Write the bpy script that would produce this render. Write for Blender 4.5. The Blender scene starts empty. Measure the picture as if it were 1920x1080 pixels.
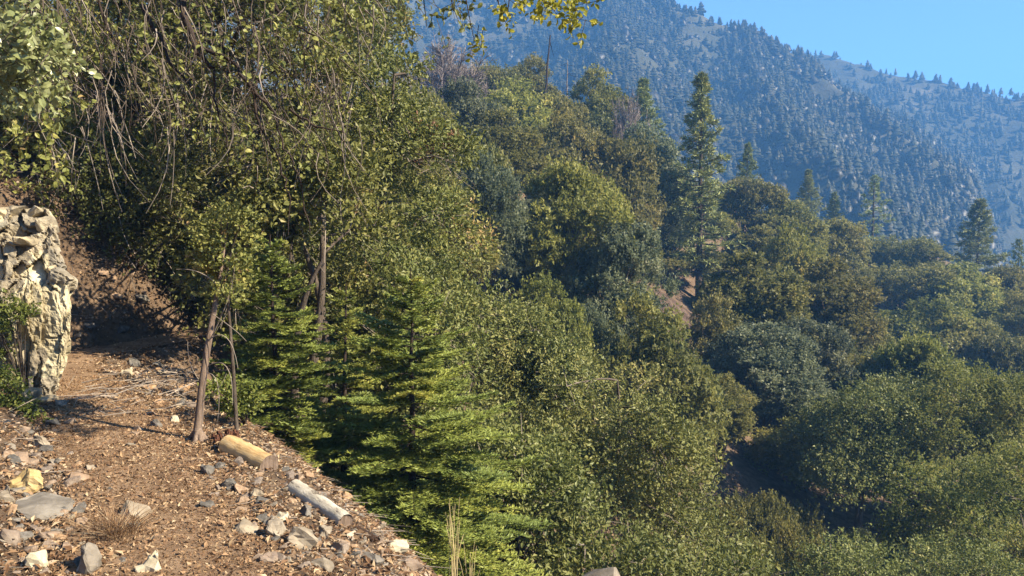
import bpy, math, random
import numpy as np
from mathutils import Vector, Matrix

sc = bpy.context.scene
COL = sc.collection
R = math.radians
rng = np.random.default_rng(7)
random.seed(7)

# ------------------------------------------------------------------ camera
FPX, CU, CV = 1507.0, 960.0, 540.0        # focal length and centre in photo pixels (1920 wide)
PITCH = R(-4.55)
EYE = np.array([0.0, 0.0, 1.6])
cam_d = bpy.data.cameras.new('camera')
cam_d.sensor_width = 36.0
cam_d.lens = 36.0 * FPX / 1920.0
cam_d.clip_start = 0.05
cam_d.clip_end = 12000
cam = bpy.data.objects.new('camera', cam_d)
COL.objects.link(cam)
cam.location = EYE
cam.rotation_euler = (R(90) + PITCH, 0, 0)
sc.camera = cam

# ------------------------------------------------------------------ sky, sun, exposure
SUN_EL, SUN_BACK = R(36), R(19)           # the sun stands to the right and a little behind
sun_vec = Vector((math.cos(SUN_EL) * math.cos(SUN_BACK), -math.cos(SUN_EL) * math.sin(SUN_BACK), math.sin(SUN_EL)))
w = bpy.data.worlds.new('World')
sc.world = w
w.use_nodes = True
nt = w.node_tree
bg = nt.nodes['Background']
sky = nt.nodes.new('ShaderNodeTexSky')
sky.sky_type = 'NISHITA'
sky.sun_disc = False
sky.sun_elevation = SUN_EL
sky.sun_rotation = R(90) + SUN_BACK       # measured from +Y towards +X
sky.altitude = 1800
sky.air_density = 1.0
sky.dust_density = 0.8
sky.ozone_density = 3.2
nt.links.new(sky.outputs[0], bg.inputs[0])
bg.inputs[1].default_value = 0.047
sl = bpy.data.lights.new('sun', 'SUN')
sl.energy = 5.0
sl.angle = R(0.5)
sl.color = (1.0, 0.87, 0.66)
sun = bpy.data.objects.new('sun', sl)
COL.objects.link(sun)
sun.rotation_euler = sun_vec.to_track_quat('Z', 'Y').to_euler()
sc.view_settings.view_transform = 'Standard'
sc.view_settings.look = 'None'
sc.view_settings.exposure = 2.05
sc.view_settings.gamma = 1.0
sc.view_settings.use_curve_mapping = False
sc.render.engine = 'CYCLES'
sc.cycles.use_denoising = True
sc.cycles.max_bounces = 10
sc.cycles.diffuse_bounces = 6
sc.cycles.transmission_bounces = 8
sc.cycles.volume_bounces = 1
sc.cycles.sample_clamp_indirect = 4.0


def unproject(u, v, d):
    """world point on the photo ray through pixel (u, v) at forward distance y = d"""
    x, up = (u - CU) / FPX, (CV - v) / FPX
    cp, sp = math.cos(PITCH), math.sin(PITCH)
    dy = cp - up * sp
    dz = sp + up * cp
    return EYE + np.array([x, dy, dz]) * (d / dy)


# ------------------------------------------------------------------ mesh helpers
class MB:
    """collects vertices, faces (any size), one tint per face and a material slot, and links them as ONE mesh"""
    def __init__(self):
        self.v, self.f, self.t, self.m, self.n, self.s = [], [], [], [], 0, []

    def add(self, verts, faces, tint=0.5, mat=0, smooth=False):
        verts = np.asarray(verts, dtype=np.float32).reshape(-1, 3)
        faces = np.asarray(faces, dtype=np.int32)
        if len(faces) == 0:
            return
        self.v.append(verts)
        self.f.append(faces + self.n)
        self.t.append(np.broadcast_to(np.asarray(tint, dtype=np.float32), (len(faces),)))
        self.m.append(np.full(len(faces), mat, dtype=np.int32))
        self.s.append(np.full(len(faces), smooth, dtype=bool))
        self.n += len(verts)

    def mesh(self, name, mats):
        me = bpy.data.meshes.new(name)
        v = np.concatenate(self.v)
        tot = np.concatenate([np.full(len(f), f.shape[1], dtype=np.int32) for f in self.f])
        loops = np.concatenate([f.ravel() for f in self.f])
        start = np.concatenate([[0], np.cumsum(tot)[:-1]]).astype(np.int32)
        me.vertices.add(len(v)); me.vertices.foreach_set('co', v.ravel())
        me.loops.add(len(loops)); me.loops.foreach_set('vertex_index', loops)
        me.polygons.add(len(tot)); me.polygons.foreach_set('loop_start', start)
        me.polygons.foreach_set('loop_total', tot)
        me.polygons.foreach_set('material_index', np.concatenate(self.m))
        me.polygons.foreach_set('use_smooth', np.concatenate(self.s))
        a = me.attributes.new('tint', 'FLOAT', 'FACE')
        a.data.foreach_set('value', np.concatenate(self.t).astype(np.float32))
        for m in (mats if isinstance(mats, (list, tuple)) else [mats]):
            me.materials.append(m)
        me.update(calc_edges=True)
        return me

    def build(self, name, mats, parent=None, loc=None):
        return link(name, self.mesh(name, mats), parent, loc)


def link(name, data, parent=None, loc=None):
    o = bpy.data.objects.new(name, data)
    COL.objects.link(o)
    if parent is not None:
        o.parent = parent
    if loc is not None:
        o.location = loc
    return o


def tag(o, label=None, cat=None, group=None, kind=None):
    for k, val in (('label', label), ('category', cat), ('group', group), ('kind', kind)):
        if val:
            o[k] = val
    return o


def thing(name, label, cat, loc=(0, 0, 0), group=None):
    o = link(name, None, loc=tuple(loc))
    o.empty_display_size = 0.3
    return tag(o, label, cat, group)


def copy_tree(o, parent=None):
    c = o.copy()
    COL.objects.link(c)
    if parent is not None:
        c.parent = parent
    for ch in list(o.children):
        copy_tree(ch, c)
    return c


def norm(a):
    return a / np.maximum(np.linalg.norm(a, axis=-1, keepdims=True), 1e-9)


def tube(mb, pts, rad, sides=5, tint=0.5, mat=0, cap=False, smooth=True, rough=0.0, r=None):
    pts = np.asarray(pts, float)
    rad = np.broadcast_to(np.asarray(rad, float), (len(pts),))
    t = norm(np.gradient(pts, axis=0))
    ref = np.array([0.31, 0.17, 0.93]) if abs(t[0, 2]) < 0.9 else np.array([0.93, 0.31, 0.17])
    a = norm(np.cross(t, ref)); b = np.cross(t, a)
    ang = np.linspace(0, 2 * np.pi, sides, endpoint=False)
    rr = rad[:, None] * np.ones(sides)
    if rough and r is not None:
        rr = rr * (1 + r.normal(0, rough, rr.shape))
    vs = pts[:, None] + rr[:, :, None] * (np.cos(ang)[None, :, None] * a[:, None] + np.sin(ang)[None, :, None] * b[:, None])
    n = len(pts)
    i = np.arange(n - 1)[:, None] * sides
    j = np.arange(sides)[None]
    k = (j + 1) % sides
    f = np.stack([i + j, i + k, i + sides + k, i + sides + j], -1).reshape(-1, 4)
    mb.add(vs.reshape(-1, 3), f, tint, mat, smooth)
    if cap:
        for e in (0, n - 1):
            c = np.vstack([vs[e], pts[e]])
            idx = np.arange(sides)
            nx = (idx + 1) % sides
            tri = np.stack([idx, nx, np.full(sides, sides)], -1)
            mb.add(c, tri if e else tri[:, ::-1], tint, mat, False)


def bezier(p0, p1, p2, n):
    t = np.linspace(0, 1, n)[:, None]
    return (1 - t) ** 2 * p0 + 2 * t * (1 - t) * p1 + t * t * p2


def leaves(mb, P, D, N, L, Wd, tint, mat=0, fold=0.25, six=False, one=False):
    """folded leaf faces: base P, direction D, normal N, length L, width Wd (arrays)"""
    n = len(P)
    D = norm(D); S = norm(np.cross(D, N)); N = np.cross(S, D)
    L = np.broadcast_to(L, (n,))[:, None]; Wd = np.broadcast_to(Wd, (n,))[:, None]
    up = N * Wd * fold
    if one:
        vs = np.stack([P + S * Wd * .62, P + D * L, P - S * Wd * .62], 1)
        f = np.arange(n * 3).reshape(-1, 3)
        tt = np.broadcast_to(tint, (n,))
    elif six:
        vs = np.stack([P, P + D * L * .3 + S * Wd * .42 + up * .8, P + D * L * .68 + S * Wd * .46 + up, P + D * L - N * L * .12,
                       P + D * L * .68 - S * Wd * .46 + up, P + D * L * .3 - S * Wd * .42 + up * .8, P + D * L * .5], 1)
        b = np.arange(n)[:, None, None] * 7
        f = (b + np.array([[0, 1, 6], [1, 2, 6], [2, 3, 6], [3, 4, 6], [4, 5, 6], [5, 0, 6]])[None]).reshape(-1, 3)
        tt = np.repeat(np.broadcast_to(tint, (n,)), 6)
    else:
        vs = np.stack([P, P + D * L * .45 + S * Wd * .5 + up, P + D * L, P + D * L * .45 - S * Wd * .5 + up], 1)
        b = np.arange(n)[:, None, None] * 4
        f = (b + np.array([[0, 1, 2], [0, 2, 3]])[None]).reshape(-1, 3)
        tt = np.repeat(np.broadcast_to(tint, (n,)), 2)
    mb.add(vs.reshape(-1, 3), f, tt, mat)


def rdir(r, n):
    return norm(r.normal(size=(n, 3)))


# value noise, vectorised
def _hash(ix, iy, seed):
    h = (ix.astype(np.int64) * 374761393 + iy.astype(np.int64) * 668265263 + seed * 1442695041) & 0xFFFFFFFF
    h = ((h ^ (h >> 13)) * 1274126177) & 0xFFFFFFFF
    return ((h ^ (h >> 16)) & 0xFFFFFF) / float(0xFFFFFF)


def vnoise(x, y, seed=0):
    x = np.asarray(x, float); y = np.asarray(y, float)
    ix, iy = np.floor(x), np.floor(y)
    fx, fy = x - ix, y - iy
    fx = fx * fx * (3 - 2 * fx); fy = fy * fy * (3 - 2 * fy)
    a, b = _hash(ix, iy, seed), _hash(ix + 1, iy, seed)
    c, d = _hash(ix, iy + 1, seed), _hash(ix + 1, iy + 1, seed)
    return (a + (b - a) * fx) + ((c + (d - c) * fx) - (a + (b - a) * fx)) * fy - 0.5


def fbm(x, y, scale, octs=4, seed=0):
    z, amp = 0, 1.0
    for o in range(octs):
        z = z + amp * vnoise(x / scale + 17.3 * o, y / scale - 9.1 * o, seed + o)
        scale *= 0.5; amp *= 0.5
    return z


def sstep(a, b, x):
    t = np.clip((x - a) / (b - a), 0, 1)
    return t * t * (3 - 2 * t)


# ------------------------------------------------------------------ materials
def new_mat(name):
    m = bpy.data.materials.new(name)
    m.use_nodes = True
    n = m.node_tree.nodes
    return m, n, m.node_tree.links, n['Principled BSDF']


def ramp(n, stops):
    r = n.new('ShaderNodeValToRGB')
    e = r.color_ramp.elements
    while len(e) < len(stops):
        e.new(0.5)
    for el, (p, c) in zip(e, stops):
        el.position = p
        el.color = (*c, 1)
    return r


def leaf_mat(name, stops, trans=0.48, rough=0.5, hue_var=0.022, val_var=0.20, spec=0.25):
    m, n, l, b = new_mat(name)
    at = n.new('ShaderNodeAttribute'); at.attribute_name = 'tint'
    rp = ramp(n, stops)
    l.new(at.outputs['Fac'], rp.inputs[0])
    oi = n.new('ShaderNodeObjectInfo')
    hs = n.new('ShaderNodeHueSaturation')
    mh = n.new('ShaderNodeMapRange'); mh.inputs[3].default_value = 0.5 - hue_var * .5; mh.inputs[4].default_value = 0.5 + hue_var * .5
    mv = n.new('ShaderNodeMapRange'); mv.inputs[3].default_value = 1 - val_var; mv.inputs[4].default_value = 1 + val_var
    mul = n.new('ShaderNodeMath'); mul.operation = 'MULTIPLY'; mul.inputs[1].default_value = 7.31
    fr = n.new('ShaderNodeMath'); fr.operation = 'FRACT'
    l.new(oi.outputs['Random'], mul.inputs[0]); l.new(mul.outputs[0], fr.inputs[0])
    l.new(oi.outputs['Random'], mh.inputs[0]); l.new(fr.outputs[0], mv.inputs[0])
    l.new(mh.outputs[0], hs.inputs['Hue']); l.new(mv.outputs[0], hs.inputs['Value'])
    l.new(rp.outputs[0], hs.inputs['Color'])
    l.new(hs.outputs[0], b.inputs['Base Color'])
    b.inputs['Roughness'].default_value = rough
    b.inputs['Specular IOR Level'].default_value = spec
    tr = n.new('ShaderNodeBsdfTranslucent')
    l.new(hs.outputs[0], tr.inputs['Color'])
    mx = n.new('ShaderNodeMixShader'); mx.inputs[0].default_value = trans
    l.new(b.outputs[0], mx.inputs[1]); l.new(tr.outputs[0], mx.inputs[2])
    l.new(mx.outputs[0], n['Material Output'].inputs['Surface'])
    return m


def noise_node(n, l, scale, detail=6, rough=0.6, coord='Object', stretch=None, dist=0.0):
    tc = n.new('ShaderNodeTexCoord')
    t = n.new('ShaderNodeTexNoise')
    t.inputs['Scale'].default_value = scale
    t.inputs['Detail'].default_value = detail
    t.inputs['Roughness'].default_value = rough
    t.inputs['Distortion'].default_value = dist
    if stretch:
        mp = n.new('ShaderNodeMapping'); mp.inputs['Scale'].default_value = stretch
        l.new(tc.outputs[coord], mp.inputs[0]); l.new(mp.outputs[0], t.inputs[0])
    else:
        l.new(tc.outputs[coord], t.inputs[0])
    return t


def mix(n, l, fac, a, b, mode='MIX'):
    m = n.new('ShaderNodeMix'); m.data_type = 'RGBA'; m.blend_type = mode
    for sock, val in ((m.inputs[0], fac), (m.inputs[6], a), (m.inputs[7], b)):
        if hasattr(val, 'is_linked') or hasattr(val, 'links'):
            l.new(val, sock)
        elif isinstance(val, (int, float)):
            sock.default_value = val
        else:
            sock.default_value = (*val, 1)
    return m.outputs[2]


def bump(n, l, b, height, strength=0.5, dist=0.02):
    bp = n.new('ShaderNodeBump'); bp.inputs['Strength'].default_value = strength; bp.inputs['Distance'].default_value = dist
    l.new(height, bp.inputs['Height']); l.new(bp.outputs[0], b.inputs['Normal'])


def surf_mat(name, stops, scale, rough=0.9, bscale=None, bstr=0.5, bdist=0.02, stretch=None, second=None, tintvar=0.0, objvar=0.0, detail=8):
    m, n, l, b = new_mat(name)
    t = noise_node(n, l, scale, detail, 0.65, stretch=stretch)
    rp = ramp(n, stops); l.new(t.outputs['Fac'], rp.inputs[0])
    col = rp.outputs[0]
    if second:
        sc2, st2 = second
        t2 = noise_node(n, l, sc2, 4, 0.6)
        r2 = ramp(n, st2); l.new(t2.outputs['Fac'], r2.inputs[0])
        col = mix(n, l, 1.0, col, r2.outputs[0], 'MULTIPLY')
    if tintvar:
        at = n.new('ShaderNodeAttribute'); at.attribute_name = 'tint'
        mr = n.new('ShaderNodeMapRange'); mr.inputs[3].default_value = 1 - tintvar; mr.inputs[4].default_value = 1 + tintvar
        l.new(at.outputs['Fac'], mr.inputs[0])
        hs = n.new('ShaderNodeHueSaturation'); l.new(col, hs.inputs['Color']); l.new(mr.outputs[0], hs.inputs['Value'])
        col = hs.outputs[0]
    if objvar:
        oi = n.new('ShaderNodeObjectInfo')
        mr = n.new('ShaderNodeMapRange'); mr.inputs[3].default_value = 1 - objvar; mr.inputs[4].default_value = 1 + objvar
        l.new(oi.outputs['Random'], mr.inputs[0])
        hs = n.new('ShaderNodeHueSaturation'); l.new(col, hs.inputs['Color']); l.new(mr.outputs[0], hs.inputs['Value'])
        l.new(mr.outputs[0], hs.inputs['Saturation'])
        col = hs.outputs[0]
    l.new(col, b.inputs['Base Color'])
    b.inputs['Roughness'].default_value = rough
    b.inputs['Specular IOR Level'].default_value = 0.2
    if bscale:
        tb = noise_node(n, l, bscale, 8, 0.7, stretch=stretch)
        bump(n, l, b, tb.outputs['Fac'], bstr, bdist)
    return m


M = {}
M['oak'] = leaf_mat('oak_leaf', [(0, (0.070, 0.081, 0.025)), (.45, (0.165, 0.164, 0.047)), (.8, (0.269, 0.241, 0.070)), (1, (0.383, 0.297, 0.110))])
M['oak_grey'] = leaf_mat('grey_green_leaf', [(0, (.062, .080, .045)), (.5, (.138, .158, .085)), (.85, (.212, .225, .125)), (1, (.26, .25, .15))])
M['oak_yellow'] = leaf_mat('yellow_green_leaf', [(0, (0.106, 0.123, 0.027)), (.5, (0.231, 0.237, 0.055)), (.85, (0.355, 0.323, 0.082)), (1, (0.498, 0.394, 0.121))])
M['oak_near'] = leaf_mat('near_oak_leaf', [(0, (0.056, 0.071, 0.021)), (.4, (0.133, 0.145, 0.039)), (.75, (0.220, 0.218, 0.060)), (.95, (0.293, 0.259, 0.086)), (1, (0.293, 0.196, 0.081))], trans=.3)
M['oak_sunlit'] = leaf_mat('sunlit_oak_leaf', [(0, (0.119, 0.145, 0.043)), (.5, (0.230, 0.264, 0.102)), (1, (0.357, 0.383, 0.204))], trans=.35, rough=.3, spec=.7, val_var=0)  # sunlight and glossy highlights are lightened into this leaf colour
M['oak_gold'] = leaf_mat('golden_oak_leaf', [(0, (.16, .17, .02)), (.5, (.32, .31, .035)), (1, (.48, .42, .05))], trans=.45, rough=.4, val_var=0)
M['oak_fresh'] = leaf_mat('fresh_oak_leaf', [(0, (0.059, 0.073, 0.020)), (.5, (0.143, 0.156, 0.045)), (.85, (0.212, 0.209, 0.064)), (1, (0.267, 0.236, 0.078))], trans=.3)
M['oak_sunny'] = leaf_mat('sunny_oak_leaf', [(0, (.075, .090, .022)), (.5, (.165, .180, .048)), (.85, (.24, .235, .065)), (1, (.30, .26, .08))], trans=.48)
M['shrub'] = leaf_mat('shrub_leaf', [(0, (0.066, 0.088, 0.016)), (.5, (0.133, 0.166, 0.033)), (1, (0.265, 0.276, 0.077))], trans=.3, rough=.4)
M['rust'] = leaf_mat('rust_leaf', [(0, (.10, .05, .03)), (.5, (.19, .095, .055)), (1, (.27, .15, .09))], trans=.25)
M['fir'] = leaf_mat('fir_needle', [(0, (0.078, 0.110, 0.035)), (.5, (0.179, 0.211, 0.050)), (.85, (0.295, 0.306, 0.065)), (1, (0.403, 0.364, 0.087))], trans=.25, hue_var=.02, val_var=.08)
M['pine'] = leaf_mat('pine_needle', [(0, (0.093, 0.122, 0.052)), (.5, (0.205, 0.239, 0.082)), (.85, (0.344, 0.361, 0.114)), (1, (0.457, 0.414, 0.164))], trans=.15, val_var=.15)
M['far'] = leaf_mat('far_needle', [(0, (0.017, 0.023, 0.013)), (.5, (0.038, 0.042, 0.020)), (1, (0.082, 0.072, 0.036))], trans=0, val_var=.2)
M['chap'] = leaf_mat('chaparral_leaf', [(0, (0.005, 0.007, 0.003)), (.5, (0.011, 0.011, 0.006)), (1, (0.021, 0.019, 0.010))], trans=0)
M['bark'] = surf_mat('oak_bark', [(.3, (.05, .038, .028)), (.6, (.12, .095, .075)), (.8, (.20, .17, .14))], 9, bscale=22, bstr=.9, bdist=.03, stretch=(3, 3, .6))
M['bark_dark'] = surf_mat('dark_bark', [(.3, (.018, .012, .010)), (.6, (.045, .032, .026)), (.85, (.09, .07, .055))], 12, bscale=30, bstr=.9, bdist=.01, stretch=(3, 3, .6))
M['bark_pine'] = surf_mat('pine_bark', [(.3, (.035, .026, .022)), (.6, (.085, .060, .045)), (.8, (.14, .10, .075))], 6, bscale=15, bstr=.9, bdist=.05, stretch=(3, 3, .5))
M['twig'] = surf_mat('grey_twig', [(.3, (0.136, 0.111, 0.089)), (.7, (0.281, 0.238, 0.196))], 8, rough=.85, tintvar=.35)
M['dead'] = surf_mat('weathered_wood', [(.3, (0.085, 0.060, 0.044)), (.55, (0.187, 0.136, 0.102)), (.8, (0.323, 0.255, 0.196))], 7, bscale=26, bstr=.8, bdist=.012, stretch=(6, 6, .7), tintvar=.2)
M['greybush'] = surf_mat('dead_brush', [(.3, (.12, .098, .086)), (.7, (.24, .20, .18))], 3, rough=.95, tintvar=.45)
M['pinkbush'] = surf_mat('bare_brush', [(.3, (.20, .15, .13)), (.7, (.34, .27, .22))], 3, rough=.95, tintvar=.35)


def ground_mat():
    m, n, l, b = new_mat('hillside_soil')
    t = noise_node(n, l, 2.2, 10, .7)
    r1 = ramp(n, [(.3, (0.051, 0.036, 0.024)), (.5, (0.115, 0.080, 0.053)), (.7, (0.191, 0.138, 0.093))]); l.new(t.outputs['Fac'], r1.inputs[0])
    vo = n.new('ShaderNodeTexVoronoi'); vo.inputs['Scale'].default_value = 26
    tc = n.new('ShaderNodeTexCoord'); l.new(tc.outputs['Object'], vo.inputs[0])
    r2 = ramp(n, [(0, (.55, .52, .50)), (.5, (1, 1, 1)), (1, (1.25, 1.15, 1.05))])
    sep = n.new('ShaderNodeSeparateColor'); l.new(vo.outputs['Color'], sep.inputs[0]); l.new(sep.outputs[0], r2.inputs[0])
    col = mix(n, l, 0.7, r1.outputs[0], r2.outputs[0], 'MULTIPLY')
    l.new(col, b.inputs['Base Color']); b.inputs['Roughness'].default_value = .95
    b.inputs['Specular IOR Level'].default_value = .15
    t3 = noise_node(n, l, 30, 8, .75)
    bump(n, l, b, t3.outputs['Fac'], .9, .03)
    return m


def trail_mat():
    m, n, l, b = new_mat('trail_dirt')
    t = noise_node(n, l, 3.5, 10, .7)
    r1 = ramp(n, [(.3, (0.132, 0.083, 0.049)), (.5, (0.242, 0.160, 0.098)), (.72, (0.340, 0.238, 0.153))]); l.new(t.outputs['Fac'], r1.inputs[0])
    t2 = noise_node(n, l, 34, 8, .85)
    r2 = ramp(n, [(.36, (.34, .28, .24)), (.5, (.95, .95, .95)), (.7, (1.25, 1.2, 1.15))]); l.new(t2.outputs['Fac'], r2.inputs[0])
    col = mix(n, l, .9, r1.outputs[0], r2.outputs[0], 'MULTIPLY')
    l.new(col, b.inputs['Base Color']); b.inputs['Roughness'].default_value = .95
    b.inputs['Specular IOR Level'].default_value = .12
    bump(n, l, b, t2.outputs['Fac'], 1.0, .018)
    return m


M['ground'] = ground_mat()
M['trail'] = trail_mat()
M['mount'] = surf_mat('mountain_soil', [(.40, (0.038, 0.041, 0.024)), (.58, (0.072, 0.070, 0.043)), (.80, (0.170, 0.145, 0.106))], .03, bscale=.2, bstr=.8, bdist=2.0, second=(.008, [(.35, (.6, .65, .6)), (.6, (1.1, 1.05, 1))]))
M['rock'] = surf_mat('pale_rock', [(.3, (0.143, 0.119, 0.086)), (.5, (0.297, 0.259, 0.187)), (.68, (0.440, 0.391, 0.297))], 4.5, bscale=14, bstr=.7, bdist=.03, second=(1.6, [(.35, (.70, .70, .72)), (.6, (1.05, 1.0, .9))]), tintvar=.15, objvar=.12)
M['rock_yellow'] = surf_mat('cream_rock', [(.3, (.24, .20, .125)), (.5, (.42, .37, .25)), (.7, (.54, .49, .36))], 3.0, bscale=18, bstr=.5, bdist=.02, second=(2.4, [(.30, (.62, .58, .52)), (.55, (1.0, 1.0, .98))]))
M['stone_grey'] = surf_mat('grey_stone', [(.3, (0.102, 0.085, 0.064)), (.5, (0.200, 0.170, 0.132)), (.7, (0.297, 0.259, 0.204))], 6, bscale=25, bstr=.5, bdist=.01, tintvar=.2, objvar=.3)
M['stone_brown'] = surf_mat('brown_stone', [(.3, (0.128, 0.089, 0.060)), (.5, (0.238, 0.170, 0.119)), (.7, (0.340, 0.264, 0.187))], 6, bscale=25, bstr=.5, bdist=.01, tintvar=.2, objvar=.3)
M['stone_dark'] = surf_mat('dark_stone', [(.3, (0.054, 0.050, 0.045)), (.5, (0.108, 0.099, 0.086)), (.7, (0.180, 0.162, 0.144))], 6, bscale=25, bstr=.5, bdist=.01, objvar=.25)
M['stone_ochre'] = surf_mat('ochre_stone', [(.3, (0.272, 0.187, 0.076)), (.5, (0.408, 0.289, 0.128)), (.7, (0.476, 0.374, 0.204))], 6, bscale=22, bstr=.5, bdist=.01)
M['stone_cream'] = surf_mat('cream_stone', [(.3, (0.304, 0.256, 0.168)), (.5, (0.440, 0.384, 0.272)), (.7, (0.528, 0.480, 0.368))], 7, bscale=25, bstr=.4, bdist=.01)
M['gravel'] = surf_mat('gravel_chips', [(.3, (0.128, 0.096, 0.068)), (.5, (0.232, 0.176, 0.128)), (.7, (0.336, 0.280, 0.216))], 5, tintvar=.55)
M['litter'] = leaf_mat('dry_leaf', [(0, (0.085, 0.047, 0.024)), (.4, (0.187, 0.106, 0.055)), (.75, (0.306, 0.200, 0.111)), (1, (0.425, 0.332, 0.212))], trans=.15, rough=.7, hue_var=0, val_var=0)
M['straw'] = surf_mat('dry_straw', [(.3, (.26, .20, .10)), (.7, (.50, .41, .22))], 5, tintvar=.3)
M['wood_yellow'] = surf_mat('peeled_wood', [(.32, (0.187, 0.102, 0.043)), (.46, (0.468, 0.315, 0.145)), (.7, (0.578, 0.442, 0.246))], 5, rough=.7, bscale=20, bstr=.6, bdist=.012, stretch=(.6, 5, 5))
M['wood_white'] = surf_mat('bleached_wood', [(.40, (0.085, 0.064, 0.047)), (.46, (0.357, 0.315, 0.246)), (.7, (0.561, 0.518, 0.425))], 5, rough=.75, bscale=20, bstr=.8, bdist=.015, stretch=(1.0, 3, 3))
M['wood_rot'] = surf_mat('rotten_wood', [(.3, (.030, .018, .012)), (.55, (.085, .05, .032)), (.8, (.20, .125, .08))], 7, bscale=26, bstr=1, bdist=.02, stretch=(1, 5, 5))
M['wood_red'] = surf_mat('red_rotten_wood', [(.3, (.035, .015, .010)), (.55, (.10, .042, .024)), (.8, (.20, .10, .055))], 7, bscale=26, bstr=1, bdist=.02)
M['soil_red'] = surf_mat('bare_red_soil', [(.35, (.045, .030, .022)), (.5, (.095, .062, .045)), (.68, (.17, .12, .09))], 1.6, bscale=6, bstr=1, bdist=.2)

# ------------------------------------------------------------------ terrain
PX, PY = 0.87, 0.493            # downhill direction of the near slope


def trail_p(q):
    return 0.38 - 0.55 * np.exp(-((q - 10.0) / 1.6) ** 2) + 2.2 * sstep(10.4, 13.4, q) - .9 * sstep(14.5, 20, q)


def h_near(x, y):
    p = PX * x + PY * y
    q = -PY * x + PX * y
    s = p - trail_p(q)
    up = np.maximum(-s - .52, 0)
    cut = 0.55 + .75 * sstep(10.2, 12.2, q) * (1 - sstep(15, 19, q))
    zu = np.minimum(up, 1.6) * cut + np.maximum(up - 1.6, 0) * .62
    zu = np.where(zu > 26, 26 + (zu - 26) * .35, zu)
    d1 = np.clip(s - .55, 0, .55); d2 = np.maximum(s - 1.1, 0)
    zd = d1 * .34 + np.minimum(d2, 6) * .98 + np.maximum(d2 - 6, 0) * .78
    zd = np.where(zd > 45, 45 + (zd - 45) * .12, zd)
    return zu - zd - .03 * s * (np.abs(s) < .55), s


def h_spur(x, y):
    base = -6.0 - .376 * (x - 15) + .339 * (y - 68)
    crest = y - (92 + .594 * (x + 13))
    over = np.where(crest > -8, (crest + 8) * .5 + np.sqrt(((crest + 8) * .5) ** 2 + 9) - 3, 0)
    return base - over * .62


def smax(a, b, k):
    h = np.clip(.5 + .5 * (a - b) / k, 0, 1)
    return b + (a - b) * h + k * h * (1 - h)


LIFT = np.zeros((0, 4))                   # x, y, metres, reach: knolls that the far oaks stand on


def lift(x, y):
    num = np.zeros(np.shape(x)); den = np.full(np.shape(x), .12)
    for a, b, dz, rch in LIFT:
        k = np.exp(-((x - a) ** 2 + (y - b) ** 2) / (2 * rch * rch))
        num = num + k * dz; den = den + k
    return num / den


def H(x, y):
    x = np.asarray(x, float); y = np.asarray(y, float)
    near, s = h_near(x, y)
    r = np.hypot(x, y)
    spur = np.maximum(h_spur(x, y), -62)
    spur = np.where(y > 12, spur, -62)
    z = smax(near, spur, 3.0 * sstep(14, 34, r) + .01)
    z = z + lift(x, y)
    far = sstep(180, 500, r)
    z = z * (1 - far) + (-75) * far
    off = np.abs(s) > .6
    rough = sstep(.4, 1.0, np.abs(s))
    z = z + fbm(x, y, .9, 3, 3) * .10 * rough * (r < 40) + fbm(x, y, .22, 2, 5) * .035 * (.35 + .65 * rough) * (r < 25)
    z = z + fbm(x, y, 12, 3, 8) * 1.4 * sstep(12, 40, r)
    return z


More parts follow.
